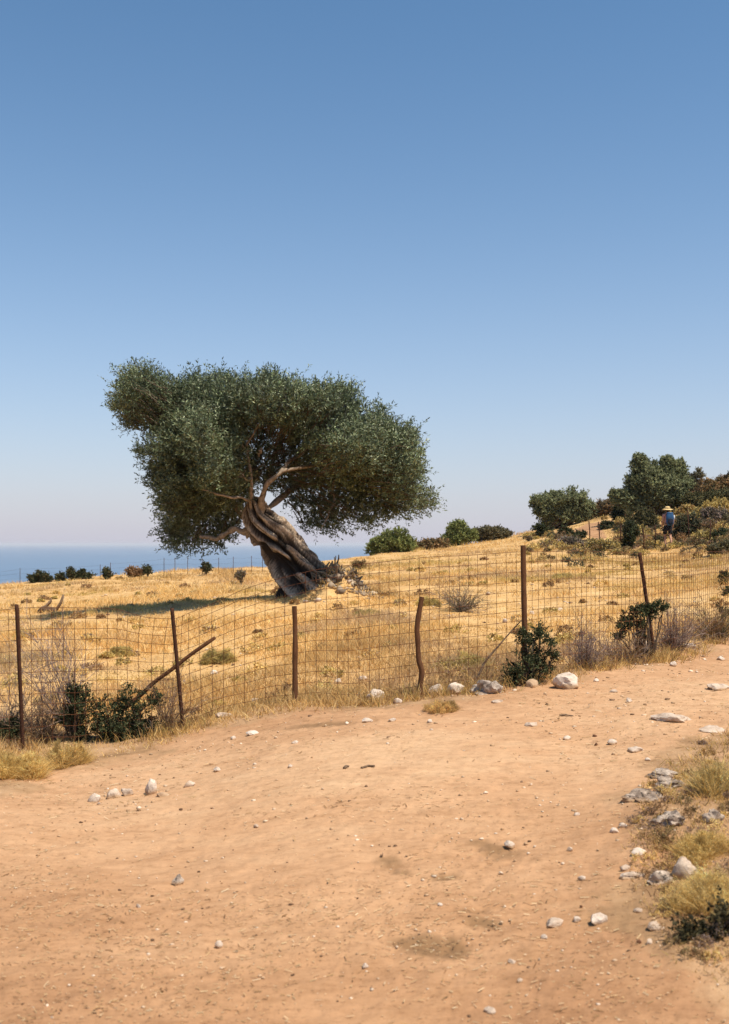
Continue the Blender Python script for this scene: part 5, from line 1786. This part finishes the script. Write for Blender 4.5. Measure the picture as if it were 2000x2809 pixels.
def litter_and_pebbles():
    rng = np.random.default_rng(6)
    # flattened straw on the path
    N = 26000
    s = rng.uniform(-0.42, 0.42, N)
    y = np.exp(rng.uniform(math.log(2.7), math.log(15), N))
    x = s * y
    k = rng.random(N) < np.clip(0.45 + 0.8 * fbm(p2(x, y, 1.1), 3, 95), 0.05, 1)
    k &= (poly_dist(x, y, path_plan) > -0.3) | ((s > 0.2) & (y < 9))
    x, y = x[k], y[k]
    z = height(x, y) + 0.006
    n = len(x)
    a = rng.normal(size=n) * 0.7
    L = (0.006 + 0.028 * rng.random(n) ** 2.5) * np.clip(y / 8, 0.45, 1)
    d = np.stack([np.cos(a), np.sin(a), rng.normal(size=n) * 0.15], 1)
    side = np.stack([-np.sin(a), np.cos(a), rng.normal(size=n) * 0.4], 1) * (0.0008 + 0.0009 * rng.random(n) + 0.00012 * y)[:, None]
    c0 = np.stack([x, y, z], 1)
    v = np.stack([c0 - d * L[:, None] - side, c0 - d * L[:, None] + side, c0 + d * L[:, None] + side, c0 + d * L[:, None] - side], 1).reshape(-1, 3)
    col = palette(n, [(0.22, 0.12, 0.055), (0.44, 0.29, 0.14), (0.62, 0.46, 0.26), (0.72, 0.58, 0.38)], rng)
    o = mesh_obj("straw_litter", v, np.arange(n * 4).reshape(-1, 4), M_STRAW, cols=col)
    o['kind'] = 'stuff'
    o['label'] = "bits of straw trodden into the dirt path"
    # pebbles and clods
    vi, fi = ICO1
    N = 12000
    s = rng.uniform(-0.42, 0.42, N)
    y = np.exp(rng.uniform(math.log(2.7), math.log(40), N))
    x = s * y
    onp = poly_dist(x, y, path_plan) > -0.2
    dens = np.clip(0.22 + 0.9 * fbm(p2(x, y, 0.7), 3, 97) + 0.35 * smooth(0.0, 0.25, s), 0.03, 1)
    k = rng.random(N) < np.where(onp, dens * 0.85, 0.42)
    x, y, onp = x[k], y[k], onp[k]
    n = len(x)
    r = (0.0035 + 0.010 * rng.random(n) ** 4) * np.where(onp, np.clip(y / 7, 0.55, 1.6), np.clip(y / 8, 1, 3.2))
    z = height(x, y) + r * 0.2
    shape = 1 + 0.25 * rng.normal(size=(n, len(vi), 1))
    v = vi[None] * np.clip(shape, 0.5, 1.5) * r[:, None, None] * np.stack([1 + 0.4 * rng.random(n), 0.9 + 0.3 * rng.random(n), 0.55 + 0.3 * rng.random(n)], 1)[:, None] + np.stack([x, y, z], 1)[:, None]
    f = (fi[None] + (np.arange(n) * len(vi))[:, None, None]).reshape(-1, 3)
    pal = palette(n, [(0.34, 0.20, 0.10), (0.44, 0.29, 0.17), (0.52, 0.38, 0.25), (0.66, 0.53, 0.40)], rng)
    dk = rng.random(n) < 0.16
    pal[dk] = palette(dk.sum(), [(0.10, 0.055, 0.03), (0.20, 0.12, 0.07)], rng)
    o = mesh_obj("pebbles", v.reshape(-1, 3), f, M_TWIG, cols=np.repeat(pal, len(fi), 0))
    o['kind'] = 'stuff'
    o['label'] = "pale pebbles and clods strewn over the path"
    print("pebbles", n)




def ground_scrub(name, label, spots, seed):
    rng = np.random.default_rng(seed)
    CEN, RAD, OUT, COLS = [], [], [], []
    g = Geo()
    for (x, y, r, h, cols) in spots:
        n = 16
        u = norm(rng.normal(size=(n, 3)))
        u[:, 2] = np.abs(u[:, 2])
        c = np.array([x, y, height(x, y)[0]])
        P = c + u * np.array([r, r, h]) * 0.75
        v, q, cc = shoots(rng, P, np.full(n, 0.35 * min(r, h)), u, 4, 7, 0.45 * min(r, h), 0.0013 * y + (0.012 if y > 9.8 else 0.004), 0.0007 * y + (0.006 if y > 9.8 else 0.0), cols, up=0.4)
        g.add(v, q, cq=cc)
    o = g.build(name, M_LEAF)
    o['kind'] = 'stuff'
    o['label'] = label


def scrub_spots():
    rng = np.random.default_rng(77)
    hill, fld = [], []
    fams = [YELLOW, YELLOW + OLIVEB, BROWN + OLIVEB, GREYGREEN + BROWN, GREYGREEN + DARKGREEN, BROWN + YELLOW]
    while len(hill) < 260:
        px, py = rng.uniform(1440, 2150), rng.uniform(1410, 1560)
        if py > 1530 - (px - 1440) * 0.02 + 20 * rng.normal() or (px < 1640 and py < 1470):
            continue
        c = ground_at(px, py)
        if poly_dist(np.array([c[0]]), np.array([c[1]]), HILL_PATH)[0] > -0.5:
            continue
        if abs(px - 1832) < 26 and py > 1480 and c[1] < 48:
            continue
        r = rng.uniform(0.12, 0.36)
        hill.append((c[0], c[1], r, r * rng.uniform(0.6, 1.0), fams[rng.integers(len(fams))]))
    for px, py, r in ((1812, 1503, .22), (1842, 1506, .2), (1855, 1498, .25), (1800, 1497, .22), (1826, 1512, .16), (1870, 1503, .25), (1785, 1503, .26)):
        c = ground_at(px, py)
        hill.append((c[0], c[1], r, r * 0.85, fams[int(px) % 3]))
    while len(fld) < 230:
        s_ = rng.uniform(-0.42, 0.42)
        y = math.exp(rng.uniform(math.log(10.6), math.log(45)))
        x = s_ * y
        if y < np.interp(1000 + FPX * s_, FENCE_PX, FENCE_D) + 0.4 or y > np.interp(s_, SKY_S, SKY_Y) - 3:
            continue
        r = rng.uniform(0.06, 0.20)
        fld.append((x, y, r, r * rng.uniform(0.4, 0.8), [YELLOW, TUFT, BROWN[1:] + TUFT[:1], TUFT + MAUVE[1:], BROWN[1:], GREYGREEN[2:] + YELLOW][rng.integers(6)]))
    while len(hill) < 390:
        px, py = rng.uniform(1690, 2100), rng.uniform(1395, 1505)
        if abs(px - 1832) < 24 and py > 1440:
            continue
        c = ground_at(px, py)
        if poly_dist(np.array([c[0]]), np.array([c[1]]), HILL_PATH)[0] > -0.5 or (abs(px - 1832) < 30 and c[1] < 47):
            continue
        r = rng.uniform(0.16, 0.42)
        hill.append((c[0], c[1], r, r * rng.uniform(0.6, 1.0), [BROWN + OLIVEB, BROWN, OLIVEB + GREYGREEN, BROWN + MAUVE][rng.integers(4)]))
    bank = []
    while len(bank) < 120:
        px, py = rng.uniform(1700, 2120), rng.uniform(2040, 2640)
        c = ground_at(px, py)
        if poly_dist(np.array([c[0]]), np.array([c[1]]), path_plan)[0] > -0.03:
            continue
        r = rng.uniform(0.025, 0.075)
        bank.append((c[0], c[1], r, r * rng.uniform(0.5, 1.0), [BROWN, BROWN + TUFT[:2], BROWN + MAUVE, TUFT, OLIVEB + BROWN][rng.integers(5)]))
    return hill, fld, bank


hill_spots, field_spots, bank_spots = scrub_spots()
ground_scrub("hillside_undergrowth", "mixed dry and green undergrowth covering the right hillside", hill_spots, 78)
ground_scrub("field_weeds", "small dry weeds dotted through the golden field", field_spots, 79)
ground_scrub("bank_undergrowth", "low brown withered undergrowth between the rocks of the bank", bank_spots, 80)


def root_rubble():
    rng = np.random.default_rng(41)
    vi, fi = ICO1
    n = 230
    t = rng.random(n) ** 1.2
    x = -1.05 + 0.25 + t * 1.15 + rng.normal(size=n) * 0.10
    y = 21.45 + rng.normal(size=n) * 0.22
    r = rng.uniform(0.018, 0.075, n) * (1.15 - 0.6 * t)
    z = height(x, y) + r * 0.25
    shp = np.clip(1 + 0.35 * rng.normal(size=(n, len(vi), 1)), 0.4, 1.6)
    v = vi[None] * shp * r[:, None, None] * np.stack([0.8 + 0.9 * rng.random(n), 0.8 + 0.4 * rng.random(n), 0.6 + 0.5 * rng.random(n)], 1)[:, None] + np.stack([x, y, z], 1)[:, None]
    f = (fi[None] + (np.arange(n) * len(vi))[:, None, None]).reshape(-1, 3)
    pal = palette(n, [(0.08, 0.06, 0.045), (0.20, 0.145, 0.10), (0.34, 0.26, 0.18), (0.52, 0.42, 0.31)], rng)
    o = mesh_obj("rubble", v.reshape(-1, 3), f, M_TWIG, cols=np.repeat(pal, len(fi), 0))
    o['kind'] = 'stuff'
    o['label'] = "heap of broken wood and stone rubble at the olive's root mound"


root_rubble()
field_grass()
litter_and_pebbles()
